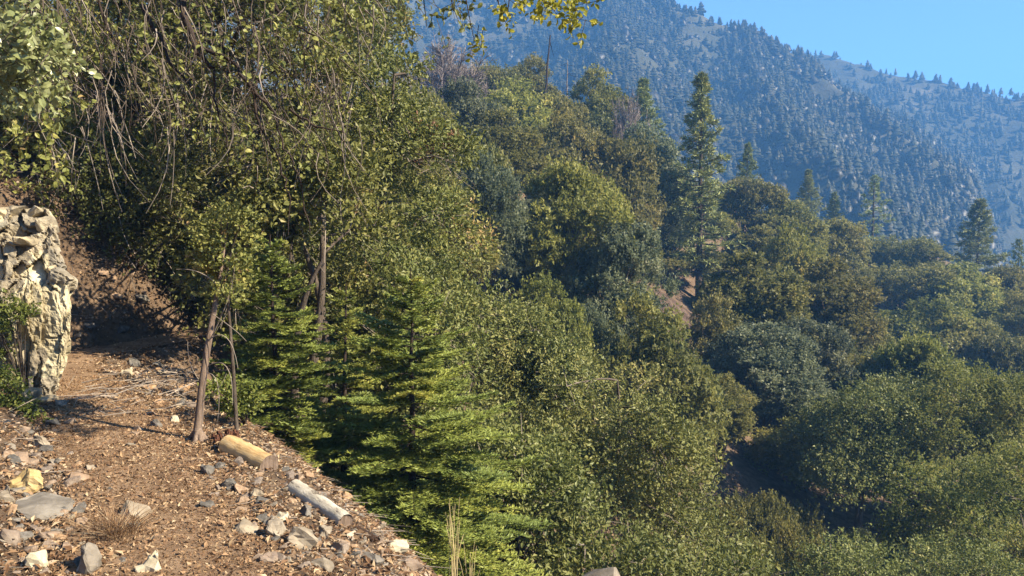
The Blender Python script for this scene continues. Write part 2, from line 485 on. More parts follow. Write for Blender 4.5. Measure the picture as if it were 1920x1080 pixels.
T = [
    ('bare_grey', 838, 82, 76, 190, 'leafless grey brush dome on the ridge above the olive oaks', 'leafless_bush', 'bush'),
    ('round1', 775, 148, 50, 130, 'dull olive oak below the leafless grey brush, beside the path-side oak'),
    ('grey1', 852, 168, 56, 150, 'grey-olive oak with upright shoots directly under the leafless grey brush'),
    ('low1', 925, 122, 88, 100, 'low olive oak on the crest beside the grey brush'),
    ('round2', 1003, 118, 90, 90, 'dark domed oak standing behind the leaning dead snag'),
    ('round3', 960, 166, 74, 160, 'wide olive oak below the dark domed oak on the crest'),
    ('round1', 1040, 168, 78, 110, 'olive oak at the foot of the leaning dead snag'),
    ('round2', 1108, 152, 84, 120, 'knobbly brown-green oak on the crest left of the flat-topped conifer'),
    ('bare_grey', 1176, 182, 80, 90, 'bare greyish brush tucked against the flat-topped conifer', 'leafless_bush', 'bush'),
    ('conifer1', 1206, 148, 92, 104, 'dark flat-topped conifer breaking the skyline of the oak slope', 'conifer_tree', 'tree'),
    ('tall1', 945, 212, 55, 130, 'bright olive oak with a rounded column crown above the deep dark gap'),
    ('round2', 1060, 232, 62, 140, 'brown-green oak between the bright column oak and the spreading slope oak'),
    ('round1', 1140, 238, 64, 170, 'spreading olive oak high on the slope above the spiky-topped oak'),
    ('grey1', 1222, 250, 74, 140, 'hazy grey-green oak below the flat-topped conifer'),
    ('low1', 880, 268, 42, 120, 'shaded oak at the edge of the deep dark gap'),
    ('grey1', 905, 300, 38, 150, 'dark shaded oak in the gap behind the path-side oak'),
    ('yellow1', 1075, 334, 40, 178, 'spiky-topped yellow-green oak standing alone before the dark gap'),
    ('tall1', 1010, 395, 41, 130, 'shaded oak leaning out from under the spiky-topped oak'),
    ('tall2', 1152, 404, 37, 140, 'grey-green oak with spiky edge joined to the spiky-topped oak'),
    ('tall2', 1232, 290, 76, 150, 'tall hazy grey-green tree close behind the tall pine'),
    ('pine', 1318, 136, 69, 168, 'tall slender pine rising above the oaks with its trunk showing', 'pine_tree', 'tree'),
    ('grey1', 1262, 400, 75, 110, 'hazy oak behind the lower trunk of the tall pine'),
    ('low1', 1258, 468, 71, 120, 'low oak on the slope just above the patch of bare soil'),
    ('conifer2', 1402, 268, 104, 62, 'short dark conifer just beyond the tall pine', 'conifer_tree', 'tree'),
    ('round1', 1402, 325, 90, 110, 'olive oak on the crest under the short dark conifer'),
    ('tall1', 1405, 425, 76, 110, 'yellow-green oak just behind the lower branches of the tall pine'),
    ('conifer1', 1516, 318, 118, 64, 'dark pointed conifer on the crest against the mountain', 'conifer_tree', 'tree'),
    ('conifer2', 1565, 360, 120, 46, 'smallest pointed conifer on the crest next to the dark pointed one', 'conifer_tree', 'tree'),
    ('thin_conifer', 1640, 328, 118, 92, 'thin open-branched brownish conifer on the crest', 'conifer_tree', 'tree'),
    ('round2', 1476, 382, 88, 130, 'oak on the crest in front of the dark pointed conifer'),
    ('round1', 1562, 402, 92, 110, 'rounded oak casting a dark hollow below the smallest conifer'),
    ('round3', 1500, 448, 66, 118, 'bright bushy oak with ragged top below the dark hollow'),
    ('low1', 1680, 445, 108, 110, 'oak low on the crest by the open-branched conifer'),
    ('round2', 1745, 470, 104, 130, 'broad oak on the crest between the two crest conifers'),
    ('conifer1', 1838, 374, 112, 124, 'broad layered conifer standing clear against the blue ravine', 'conifer_tree', 'tree'),
    ('thin_conifer', 1912, 448, 96, 80, 'dark conifer cut by the edge of the picture beside the ravine', 'conifer_tree', 'tree'),
    ('round1', 1890, 490, 92, 100, 'oak at the foot of the broad layered conifer'),
    ('low1', 1690, 495, 92, 150, 'spreading low oak beneath the crest oaks'),
    ('round3', 1800, 512, 88, 150, 'low oak with sunlit rim under the broad layered conifer'),
    ('tall1', 1425, 474, 50, 170, 'large tall oak with a straight sunlit flank below the pine'),
    ('tall1', 1562, 486, 58, 150, 'tall rounded oak next to the one with a straight sunlit flank'),
    ('round2', 1330, 575, 46, 120, 'dark shaded oak at the foot of the tall pine'),
    ('tall2', 1500, 590, 46, 130, 'hazy lower oak leaning against the straight-flanked oak'),
    ('low1', 1620, 600, 60, 120, 'small grey-green oak in the hollow between larger crowns'),
    ('round3', 1715, 578, 72, 170, 'pale oak with a level top beyond the dark hollow'),
    ('round1', 1800, 590, 70, 140, 'olive oak beside the level-topped pale oak'),
    ('round3', 1042, 548, 31, 136, 'bright golden-green oak set in front of the dark gap'),
    ('grey1', 1120, 590, 33, 110, 'pale twiggy grey oak beside the golden-green oak'),
    ('round2', 1228, 598, 31, 220, 'wide pale-green oak below the patch of bare soil'),
    ('tall2', 1440, 600, 42, 170, 'hazy tall oak draping down to the black hollow'),
    ('tall1', 1350, 700, 36, 120, 'shaded oak behind the big oak beside the path'),
    ('round1', 1640, 640, 46, 200, 'leaning oak with shadow streaks across its crown'),
    ('yellow1', 1725, 655, 44, 150, 'yellow-tipped oak above the streaked leaning oak'),
    ('round3', 1905, 745, 36, 160, 'sunlit oak cut by the picture edge on the lower slope'),
    ('round3', 1900, 900, 27, 170, 'leafy oak behind the bright corner crown'),
    ('low1', 1395, 925, 31, 120, 'dim low bush sunk at the edge of the black hollow'),
    ('low1', 1470, 955, 31, 120, 'dim spreading bush in the middle of the black hollow'),
    ('low1', 1430, 1030, 26, 130, 'dim bush at the bottom of the black hollow'),
    ('round1', 1885, 612, 66, 120, 'olive oak at the picture edge above the lower slope'),
    ('round2', 1912, 560, 80, 110, 'oak below the dark conifer at the picture edge'),
    ('tall1', 1590, 1012, 25, 170, 'rounded shrubby oak at the bottom edge beside the black hollow'),
    ('tall1', 1715, 1005, 24, 150, 'leafy oak shoot cluster under the bright corner crown'),
]

# the ground under each of these trees lies its own height below its top
_l = []
for row in T:
    key, u, vt, d, wp = row[:5]
    tp_ = unproject(u, vt, d)
    W_ = wp / FPX * d
    now = tp_[2] - float(H(tp_[0], tp_[1]))
    if key == 'pine':
        want = 20.5
    elif 'conifer' in key:
        want = min(now, max(7.0, W_ * 1.5))
    elif key.startswith('tall'):
        want = np.clip(W_ * 1.9, 5, 11)
    else:
        want = np.clip(W_ * 1.2, 3.0, 8.5)
    _l.append((tp_[0], tp_[1], now - want, 3.5 + .055 * d))
_l.append((9.0, 29, -7, 4)); _l.append((8.0, 24.5, -6, 3)); _l.append((12.6, 64, 0, 5.5)); _l.append((11, 58, -1, 5)); _l.append((9.5, 46, -1, 4))
LIFT = np.array(_l)

def ground_hit(u, v, dmin=1.5, dmax=140):
    d = np.exp(np.linspace(math.log(dmin), math.log(dmax), 900))
    a = unproject(u, v, 1.0) - EYE
    P = EYE[None] + a[None] * d[:, None]
    below = P[:, 2] < H(P[:, 0], P[:, 1])
    if not below.any():
        return P[-1]
    i = int(np.argmax(below))
    return P[i]


def polar_grid(angs, rads, fn):
    A, Rr = np.meshgrid(angs, rads)
    x = np.sin(A) * Rr; y = np.cos(A) * Rr
    z = fn(x, y)
    v = np.stack([x, y, z], -1).reshape(-1, 3)
    na, nr = len(angs), len(rads)
    i = np.arange(nr - 1)[:, None] * na; j = np.arange(na - 1)[None]
    f = np.stack([i + j, i + j + 1, i + na + j + 1, i + na + j], -1).reshape(-1, 4)[:, ::-1]
    return v, f


mb = MB()
angs = np.radians(np.concatenate([np.linspace(-180, -50, 40)[:-1], np.linspace(-50, 50, 230), np.linspace(50, 180, 40)[1:]]))
rads = np.concatenate([[0.02], np.geomspace(.4, 40, 230), np.geomspace(40, 300, 60)[1:], np.geomspace(300, 2400, 12)[1:]])
v, f = polar_grid(angs, rads, H)
mb.add(v, f, .5, 0, True)
hill = mb.build('hillside', M['ground']); tag(hill, kind='structure')

# the trail: a strip a few millimetres above the hillside
mb = MB()
qs = np.linspace(-4, 12.5, 420)
ss = np.linspace(-.42, .50, 50)
Q, S_ = np.meshgrid(qs, ss, indexing='ij')
edge = fbm(Q, S_ * 0, .8, 3, 21) * .22
Sx = S_ + edge * np.abs(S_) / .55
p = trail_p(Q) + Sx
X = PX * p - PY * Q; Y = PY * p + PX * Q
Z = H(X, Y) + .006 + .012 * (1 - (S_ / .56) ** 2)
nq, ns = Q.shape
i = np.arange(nq - 1)[:, None] * ns; j = np.arange(ns - 1)[None]
f = np.stack([i + j, i + j + 1, i + ns + j + 1, i + ns + j], -1).reshape(-1, 4)[:, ::-1]
mb.add(np.stack([X, Y, Z], -1).reshape(-1, 3), f, .5, 0, True)
tr_o = mb.build('trail', M['trail']); tag(tr_o, kind='structure')

# ------------------------------------------------------------------ far mountains


def ridge_field(poly, slope, floor, amp, sc_, seed, near=.75):
    pts = np.array([unproject(u, v_, d * near) for u, v_, d in poly])

    def fn(x, y):
        wx = x + fbm(x, y, 160, 3, seed + 40) * 60
        wy = y + fbm(x, y, 160, 3, seed + 50) * 60
        best = np.full(x.shape, floor, float)
        near_d = np.full(x.shape, 1e9)
        for a, b in zip(pts[:-1], pts[1:]):
            ab = b[:2] - a[:2]
            t = ((x - a[0]) * ab[0] + (y - a[1]) * ab[1]) / (ab @ ab)
            t = np.clip(t, 0, 1)
            cx, cy = a[0] + t * ab[0], a[1] + t * ab[1]
            dist = np.hypot(x - cx, y - cy)
            near_d = np.minimum(near_d, dist)
            best = np.maximum(best, a[2] + t * (b[2] - a[2]) - slope * dist)
        rg = 1 - 2 * np.abs(fbm(wx, wy, sc_, 3, seed))
        rg2 = 1 - 2 * np.abs(fbm(wx, wy, sc_ * .28, 2, seed + 9))
        k = sstep(0, 70, near_d)
        return np.maximum(best + amp * (rg - .75) * k + amp * .28 * (rg2 - .75) * k + fbm(x, y, 9, 2, seed + 3) * 2.2, floor)
    return fn


R1 = [(-400, -520, 900), (500, -330, 820), (900, -150, 760), (1130, -45, 700), (1285, 14, 660), (1400, 62, 640), (1490, 100, 620), (1570, 165, 570), (1650, 225, 520), (1730, 285, 480), (1785, 345, 450), (1800, 440, 420), (1800, 580, 400)]
R1B = [(1130, -45, 700), (1160, 60, 560), (1120, 120, 480), (1130, 200, 420), (1150, 330, 360)]
R1C = [(1400, 62, 640), (1410, 120, 580), (1440, 190, 500), (1500, 260, 430), (1590, 340, 370), (1650, 430, 320)]
R2 = [(1150, 20, 1250), (1400, 75, 1180), (1500, 98, 1140), (1580, 108, 1110), (1640, 128, 1080), (1750, 152, 1040), (1850, 172, 1010), (1920, 186, 980), (2100, 240, 900), (2400, 330, 800)]
f1a = ridge_field(R1, .86, -80, 33, 145, 101)
f1b = ridge_field(R1B, .70, -80, 18, 100, 131)
f1c = ridge_field(R1C, .66, -80, 18, 100, 151)
f2 = ridge_field(R2, .62, -80, 20, 120, 201, .58)


def f1(x, y):
    z = smax(smax(f1a(x, y), f1b(x, y), 12), f1c(x, y), 12)
    return np.maximum(z - 1.5 * np.maximum(0, x - .565 * y), -80)       # the ravine wall


mangs = np.radians(np.linspace(-34, 48, 250))
mb = MB(); v, f = polar_grid(mangs, np.geomspace(150, 1050, 200), f1)
mb.add(v, f, .5, 0, True)
mnt = mb.build('mountain', M['mount']); tag(mnt, kind='structure')
mb = MB(); v, f = polar_grid(np.radians(np.linspace(-5, 50, 150)), np.geomspace(330, 1300, 100), f2)
mb.add(v, f, .5, 0, True)
rdg = mb.build('mountain_ridge', M['mount']); tag(rdg, kind='structure')

# ------------------------------------------------------------------ haze: one closed box of even air
HZ = 0.00078
hm = bpy.data.materials.new('haze'); hm.use_nodes = True
hn = hm.node_tree.nodes; hl = hm.node_tree.links
hn.remove(hn['Principled BSDF'])
pv = hn.new('ShaderNodeVolumePrincipled')
pv.inputs['Color'].default_value = (.16, .45, 1.0, 1)
pv.inputs['Density'].default_value = HZ
pv.inputs['Anisotropy'].default_value = 0.0
hl.new(pv.outputs[0], hn['Material Output'].inputs['Volume'])
mb = MB()
x0, x1, y0, y1, z0, z1 = -2450, 2450, -2450, 2450, -82, 330
cv = [(x, y, z) for x in (x0, x1) for y in (y0, y1) for z in (z0, z1)]
mb.add(cv, [(0, 1, 3, 2), (4, 6, 7, 5), (0, 4, 5, 1), (2, 3, 7, 6), (0, 2, 6, 4), (1, 5, 7, 3)])
hz = mb.build('haze', hm); tag(hz, kind='stuff')


# ------------------------------------------------------------------ tree builders
def foliage(mb, r, C, RC, nshoot, nleaf, leaf, tint0=0.45, tvar=.16, flat=.75, up=.45, out=.75, shoot=6.0, wid=.55, six=False, twig=None, centre=None, ltv=.085, one=False):
    """leafy shoots on the shells of clumps (centres C, radii RC)"""
    n = len(C) * nshoot
    ci = np.repeat(np.arange(len(C)), nshoot)
    dirs = rdir(r, n)
    dirs[:, 2] = dirs[:, 2] * .8 + .22
    if centre is not None:
        oc = norm(C[ci] - centre)
        dirs = dirs + oc * .45
    dirs = norm(dirs)
    st = C[ci] + dirs * (RC[ci] * r.uniform(.35, 1.0, n) ** .6)[:, None] * np.array([1, 1, flat])
    sd = norm(dirs * out + np.array([0, 0, up]) + r.normal(0, .38, (n, 3)))
    sl_ = leaf * shoot * r.uniform(.5, 1.3, n)
    ctint = r.normal(tint0, tvar * .7, len(C))[ci] + r.normal(0, tvar * .6, n)
    li = np.repeat(np.arange(n), nleaf)
    t = r.uniform(0, 1, len(li))
    P = st[li] + sd[li] * (sl_[li] * t)[:, None] + r.normal(0, leaf * .45, (len(li), 3))
    N = norm(dirs[li] * .5 + np.array([0, 0, .2]) + rdir(r, len(li)) * .85)
    D = sd[li] * .6 + rdir(r, len(li)) * .9
    D = norm(D - N * (np.sum(D * N, 1, keepdims=True) * .8))
    L = leaf * r.uniform(.7, 1.35, len(li))
    tt = np.clip(ctint[li] + r.normal(0, ltv, len(li)) + .10 * (t - .5), 0, 1)
    leaves(mb, P, D, N, L, L * wid, tt, six=six, one=one)
    if twig is not None:
        k = r.random(n) < twig[1]
        for a, b in zip(st[k] - sd[k] * sl_[k, None] * .4, st[k] + sd[k] * sl_[k, None] * .9):
            pass
        thin(twig[0], st[k] - (st[k] - C[ci][k]) * .5, st[k] + sd[k] * sl_[k, None] * .8, twig[2], r.uniform(0, 1, k.sum()))


def thin(mb, A, B, rad, tint, taper=.35, mat=0):
    """many straight three-sided twigs from A to B"""
    n = len(A)
    if n == 0:
        return
    t = norm(B - A)
    a = norm(np.cross(t, np.array([.3, .2, .93]))); b = np.cross(t, a)
    rad = np.broadcast_to(rad, (n,))[:, None]
    vs = []
    for P, k in ((A, 1.0), (B, taper)):
        for g in (0, 2.094, 4.189):
            vs.append(P + (a * math.cos(g) + b * math.sin(g)) * rad * k)
    vs = np.stack(vs, 1)
    bi = np.arange(n)[:, None, None] * 6
    f = (bi + np.array([[0, 1, 4, 3], [1, 2, 5, 4], [2, 0, 3, 5]])[None]).reshape(-1, 4)
    mb.add(vs.reshape(-1, 3), f, np.repeat(np.broadcast_to(tint, (n,)), 3), mat, False)


def crown_points(r, n, W, Hh, low, lobes=.35, spread=.0):
    d = rdir(r, n * 3)
    d = d[d[:, 2] > -.75][:n]
    k = r.normal(size=(4, 3)) * 2.2
    ph = r.uniform(0, 6, 4)
    lob = 1 + lobes * np.mean(np.sin(d @ k.T + ph), axis=1) * 1.6
    fr = r.uniform(.45, 1.0, n) ** .5
    rad = np.array([W / 2, W / 2, (1 - low) * Hh / 2])
    C = d * rad * (fr * lob)[:, None] * .84
    C[:, 2] += Hh * (low + (1 - low) / 2)
    return C


def oak_mesh(seed, W, Hh, low, nc, nshoot, nleaf, leaf, mat, bark='bark', lobes=.35, rc=(.10, .19), stems=2, twig=None, **kw):
    r = np.random.default_rng(seed)
    C = crown_points(r, nc, W, Hh, low, lobes)
    RC = r.uniform(*rc, nc) * W
    cen = np.array([0, 0, Hh * (low + .35 * (1 - low))])
    tm = MB()
    stem_pts = []
    for s in range(stems):
        a = r.uniform(0, 6.28)
        end = np.array([math.cos(a), math.sin(a), 0]) * W * r.uniform(.04, .16) + np.array([0, 0, Hh * r.uniform(.6, .8)])
        base = np.array([math.cos(a), math.sin(a), 0]) * W * .02 + np.array([0, 0, -.4])
        mid = (base + end) / 2 + r.normal(0, W * .04, 3)
        pl = bezier(base, mid, end, 9)
        tube(tm, pl, np.linspace(.024 * Hh, .006 * Hh, 9), 7, .5)
        stem_pts.append(pl)
    for c in C:
        pl = stem_pts[r.integers(stems)]
        k = int(np.clip((c[2] / Hh - .25) * 9, 1, 7))
        a = pl[k]
        m_ = (a + c) / 2 + np.array([0, 0, W * .05]) + r.normal(0, W * .025, 3)
        tube(tm, bezier(a, m_, c, 5), np.linspace(.008 * Hh, .0022 * Hh, 5), 4, .5)
    cm = MB()
    foliage(cm, r, C, RC, nshoot, nleaf, leaf, centre=cen, twig=(tm,) + twig if twig else None, **kw)
    return tm.mesh('trunk', M[bark]), cm.mesh('crown', M[mat])


OAKS = {}


def oak_proto(key, *a, **k):
    W, Hh = a[1], a[2]
    t, c = oak_mesh(*a, **k)
    OAKS[key] = dict(W=W, H=Hh, trunk=t, crown=c)


TWIG = (.16, .012)
oak_proto('round1', 11, 6.0, 6.0, .06, 44, 59, 15, .145, 'oak', shoot=3.2, wid=.66, one=True, rc=(.12, .22), twig=TWIG)
oak_proto('round2', 12, 6.0, 6.4, .05, 40, 59, 15, .145, 'oak', shoot=3.2, wid=.66, one=True, rc=(.12, .22), lobes=.5, twig=TWIG)
oak_proto('round3', 13, 6.0, 5.2, .04, 44, 57, 15, .145, 'oak_yellow', shoot=3.2, wid=.66, one=True, rc=(.12, .22), lobes=.45, twig=TWIG)
oak_proto('tall1', 14, 5.0, 8.5, .06, 52, 54, 15, .145, 'oak', shoot=3.2, wid=.66, one=True, rc=(.12, .22), lobes=.45, twig=TWIG)
oak_proto('tall2', 15, 5.0, 8.8, .08, 50, 54, 15, .145, 'oak_grey', shoot=3.4, wid=.62, one=True, rc=(.12, .22), lobes=.4, up=.7, twig=TWIG)
oak_proto('grey1', 16, 6.0, 6.4, .05, 44, 54, 15, .145, 'oak_grey', shoot=3.4, wid=.62, one=True, rc=(.12, .22), lobes=.45, up=.6, twig=TWIG)
oak_proto('yellow1', 17, 6.0, 6.6, .06, 44, 59, 15, .145, 'oak_yellow', shoot=3.8, wid=.62, one=True, rc=(.12, .22), lobes=.5, up=.6, twig=TWIG)
oak_proto('low1', 18, 6.0, 4.0, .0, 34, 57, 15, .145, 'oak', shoot=3.2, wid=.66, one=True, rc=(.12, .22), lobes=.4, stems=3)


def make_bare(seed, W, Hh, nb, mat):
    """leafless twiggy bush"""
    r = np.random.default_rng(seed)
    m = MB()
    for k in range(nb):
        a = r.uniform(0, 6.28); e = r.uniform(.15, 1.0)
        end = np.array([math.cos(a) * e * W / 2, math.sin(a) * e * W / 2, Hh * r.uniform(.55, 1) * (1 - .35 * e * e)])
        md = end * np.array([.35, .35, .6]) + r.normal(0, .06 * W, 3)
        pl = bezier(np.array([0, 0, -.2]) + r.normal(0, .05 * W, 3) * [1, 1, 0], md, end, 6)
        tube(m, pl, np.linspace(.012 * W, .003 * W, 6), 3, r.uniform(.2, .9), smooth=False)
        n = 38
        t = r.uniform(.35, 1, n)
        i0 = np.clip((t * 5).astype(int), 0, 4); fr = (t * 5 - i0)[:, None]
        A = pl[i0] * (1 - fr) + pl[np.minimum(i0 + 1, 5)] * fr
        d = norm(norm(end - pl[2]) * .8 + rdir(r, n) * .9 + np.array([0, 0, .25]))
        B = A + d * (W * r.uniform(.06, .17, n))[:, None]
        thin(m, A, B, .0035 * W, r.uniform(.2, .9, n))
        A2 = np.repeat(A + (B - A) * .6, 3, 0)
        B2 = A2 + norm(np.repeat(d, 3, 0) + rdir(r, n * 3) * .9) * (W * r.uniform(.03, .09, n * 3))[:, None]
        thin(m, A2, B2, .0022 * W, r.uniform(.3, 1, n * 3))
    return m.mesh('branches', M[mat])


OAKS['bare_grey'] = dict(W=4.0, H=3.4, crown=None, trunk=make_bare(31, 4.0, 3.4, 46, 'greybush'))
OAKS['bare_pink'] = dict(W=4.0, H=3.8, crown=None, trunk=make_bare(32, 4.0, 3.8, 40, 'pinkbush'))


def pine_mesh(seed, Hh, W, nb, start, ntuft, nneedle, needle, mat, prof=.75, droop=.25, gap=.25, tr=.014, up_top=.6):
    r = np.random.default_rng(seed)
    tm, cm = MB(), MB()
    tz = np.linspace(-.4, Hh, 14)
    ax = np.stack([np.cumsum(r.normal(0, .02, 14)), np.cumsum(r.normal(0, .02, 14)), tz], 1)
    tube(tm, ax, np.linspace(tr * Hh, .002 * Hh, 14), 8, .5)
    P, D, TT = [], [], []
    for k in range(nb):
        t = start + (1 - start) * ((k + r.uniform(0, 1)) / nb) ** .92
        z = t * Hh * .985
        rel = (t - start) / (1 - start)
        L = W / 2 * ((1 - rel) ** prof * min(1, .55 + rel * 3.0)) * r.uniform(.55, 1.12) + .015 * Hh
        if r.random() < gap * .5:
            L *= .45
        a = k * 2.39996 + r.normal(0, .35)
        o = np.array([math.cos(a), math.sin(a), 0])
        elev = -droop + rel * (up_top + droop) + r.normal(0, .08)
        b0 = np.array([np.interp(z, tz, ax[:, 0]), np.interp(z, tz, ax[:, 1]), z])
        end = b0 + o * L * math.cos(elev) + np.array([0, 0, L * math.sin(elev)])
        md = (b0 + end) / 2 + np.array([0, 0, -.06 * L])
        pl = bezier(b0, md, end + np.array([0, 0, .08 * L]), 6)
        tube(tm, pl, np.linspace(.0038 * Hh * (1.15 - rel), .0011 * Hh, 6), 4, .5)
        nt_ = max(4, int(ntuft * (.45 + .75 * L / (W / 2))))
        tp = r.uniform(.28, 1.0, nt_)
        i0 = np.clip((tp * 5).astype(int), 0, 4); fr = (tp * 5 - i0)[:, None]
        c = pl[i0] * (1 - fr) + pl[np.minimum(i0 + 1, 5)] * fr
        side = np.array([-o[1], o[0], 0])
        lat = r.normal(0, .17, nt_) * L * (1.15 - tp)
        c = c + side[None] * lat[:, None] + np.stack([np.zeros(nt_), np.zeros(nt_), np.abs(r.normal(0, .035, nt_)) * L], 1)
        thin(tm, pl[i0], c, .0009 * Hh, .5)
        td = norm(o[None] * .8 + side[None] * np.sign(lat)[:, None] * .5 + np.array([0, 0, .35]) + r.normal(0, .25, (nt_, 3)))
        P.append(np.repeat(c, nneedle, 0)); D.append(np.repeat(td, nneedle, 0))
        TT.append(np.repeat(r.normal(.5, .15, nt_) + .15 * (tp - .6), nneedle))
    P = np.concatenate(P); D = np.concatenate(D); TT = np.concatenate(TT)
    n = len(P)
    d = norm(D * .8 + rdir(r, n) * .85)
    P = P + r.normal(0, needle * .16, (n, 3))
    leaves(cm, P, d, rdir(r, n), needle * r.uniform(.7, 1.3, n), needle * .2, np.clip(TT + r.normal(0, .1, n), 0, 1), fold=.1)
    return tm.mesh('trunk', M['bark_pine']), cm.mesh('crown', M[mat])


def pine_proto(key, *a, **k):
    t, c = pine_mesh(*a, **k)
    OAKS[key] = dict(W=a[2], H=a[1], trunk=t, crown=c)


pine_proto('pine', 41, 20.0, 7.6, 115, .12, 13, 11, .44, 'pine', prof=.95, gap=.8)
pine_proto('conifer1', 42, 11.0, 6.0, 95, .05, 12, 14, .36, 'pine', prof=.85, droop=.15)
pine_proto('conifer2', 43, 11.0, 5.2, 85, .08, 12, 14, .36, 'pine', prof=.9, droop=.3)
pine_proto('thin_conifer', 44, 14.0, 7.0, 60, .10, 8, 12, .40, 'pine', prof=.7, droop=.35, gap=.9)


def fir_mesh(seed, Hh, W, whorls, per, mat):
    """young fir close to the path: flat sprays with needles along every twig"""
    r = np.random.default_rng(seed)
    tm, cm = MB(), MB()
    tz = np.linspace(-.4, Hh, 12)
    ax = np.stack([np.cumsum(r.normal(0, .006, 12)), np.cumsum(r.normal(0, .006, 12)), tz], 1)
    tube(tm, ax, np.linspace(.016 * Hh + .012, .004, 12), 8, .5)
    NP, ND, NU, NT = [], [], [], []

    def needles(a, b, upv, dens, t0):
        L = np.linalg.norm(b - a)
        n = max(3, int(L * dens))
        t = r.uniform(0, 1, n)
        ax_ = (b - a) / max(L, 1e-6)
        sd = norm(np.cross(ax_, upv))
        sg = np.where(r.random(n) < .5, -1, 1)
        NP.append(a + (b - a) * t[:, None])
        ND.append(ax_ * .55 + sd * (sg * r.uniform(.4, 1, n))[:, None] + upv * r.uniform(-.1, .65, n)[:, None])
        NU.append(np.repeat(upv[None], n, 0))
        NT.append(np.clip(t0 + r.normal(0, .08, n) + .12 * (t - .5), 0, 1))

    for w_ in range(whorls):
        rel = (w_ + .3) / whorls
        z = Hh * (.04 + .94 * rel)
        for k in range(per):
            a = w_ * 1.13 + k * 6.283 / per + r.normal(0, .16)
            zz = z + r.normal(0, .022 * Hh)
            L = W / 2 * (1 - rel) ** .92 * r.uniform(.72, 1.12) + .05
            o = np.array([math.cos(a), math.sin(a), 0]); side = np.array([-o[1], o[0], 0])
            el = -.24 + .75 * rel ** 1.6 + r.normal(0, .07)
            b0 = np.array([np.interp(zz, tz, ax[:, 0]), np.interp(zz, tz, ax[:, 1]), zz])
            end = b0 + o * L * math.cos(el) + np.array([0, 0, L * math.sin(el)])
            pl = bezier(b0, (b0 + end) / 2 + np.array([0, 0, -.05 * L]), end + np.array([0, 0, .07 * L]), 8)
            tube(tm, pl, np.linspace(.006 * (1.2 - rel) + .003, .002, 8), 4, .5)
            t0 = r.normal(.48, .13)
            upv = norm(np.array([0, 0, 1.0]) + r.normal(0, .12, 3))
            for i_ in range(1, 7):
                needles(pl[i_], pl[i_ + 1], upv, 170, t0 + .1)
            nt_ = int(8 + L * 17)
            for q_ in range(nt_):
                tp = .14 + .84 * (q_ + r.uniform(0, 1)) / nt_
                i0 = min(int(tp * 7), 6); fr = tp * 7 - i0
                c = pl[i0] * (1 - fr) + pl[i0 + 1] * fr
                sg = 1 if q_ % 2 else -1
                tl = L * (.40 * (1.05 - tp)) * r.uniform(.7, 1.15) + .05
                td = norm(o * .75 + side * sg * r.uniform(.6, .95) + np.array([0, 0, r.normal(-.02, .10)]))
                e = c + td * tl
                thin(tm, c[None], e[None], .0028, .5)
                needles(c, e, upv, 155, t0 + .12 * tp)
                if tl > .16:
                    for s2 in (-1, 1):
                        for f2 in (.35, .62):
                            c2 = c + td * tl * f2
                            d2 = norm(td + np.cross(upv, td) * s2 * .9)
                            needles(c2, c2 + d2 * tl * .4 * (1.1 - f2), upv, 130, t0 + .12)
    P = np.concatenate(NP); D = np.concatenate(ND); U = np.concatenate(NU); T = np.concatenate(NT)
    n = len(P)
    D = norm(D); S = norm(np.cross(D, U + r.normal(0, .35, (n, 3))))
    L = r.uniform(.034, .056, n)[:, None]; wd = .009
    vs = np.stack([P - S * wd, P + S * wd, P + D * L], 1)
    cm.add(vs.reshape(-1, 3), np.arange(n * 3).reshape(-1, 3), T)
    return tm.mesh('trunk', M['bark_dark']), cm.mesh('crown', M[mat]), n


FACTS = []


def place_tree(key, u, vtop, d, wpx, label, name='oak_tree', cat='tree', group=None, hmax=None, rot=None):
    pr = OAKS[key]
    top = unproject(u, vtop, d)
    g = float(H(top[0], top[1]))
    hh = top[2] - g
    W = wpx / FPX * d * 1.15
    o = thing(name, label, cat, (top[0], top[1], g), group)
    link('trunk' if pr['crown'] else 'branches', pr['trunk'], o)
    if pr['crown']:
        link('crown', pr['crown'], o)
    sw = W / pr['W']
    o.scale = (sw, sw, hh / pr['H'])
    o.rotation_euler = (0, 0, rng.uniform(0, 6.28) if rot is None else rot)
    FACTS.append((u, vtop, d, round(W, 1), round(hh, 1), key))
    return o


# ------------------------------------------------------------------ trees across the gully: key, u, v of the top, distance, width in px, label
for row in T:
    key, u, vt, d, wp, lab = row[:6]
    nm, ct = row[6:] if len(row) > 6 else ('oak_tree', 'tree')
    place_tree(key, u, vt, d, wp, lab, nm, ct)

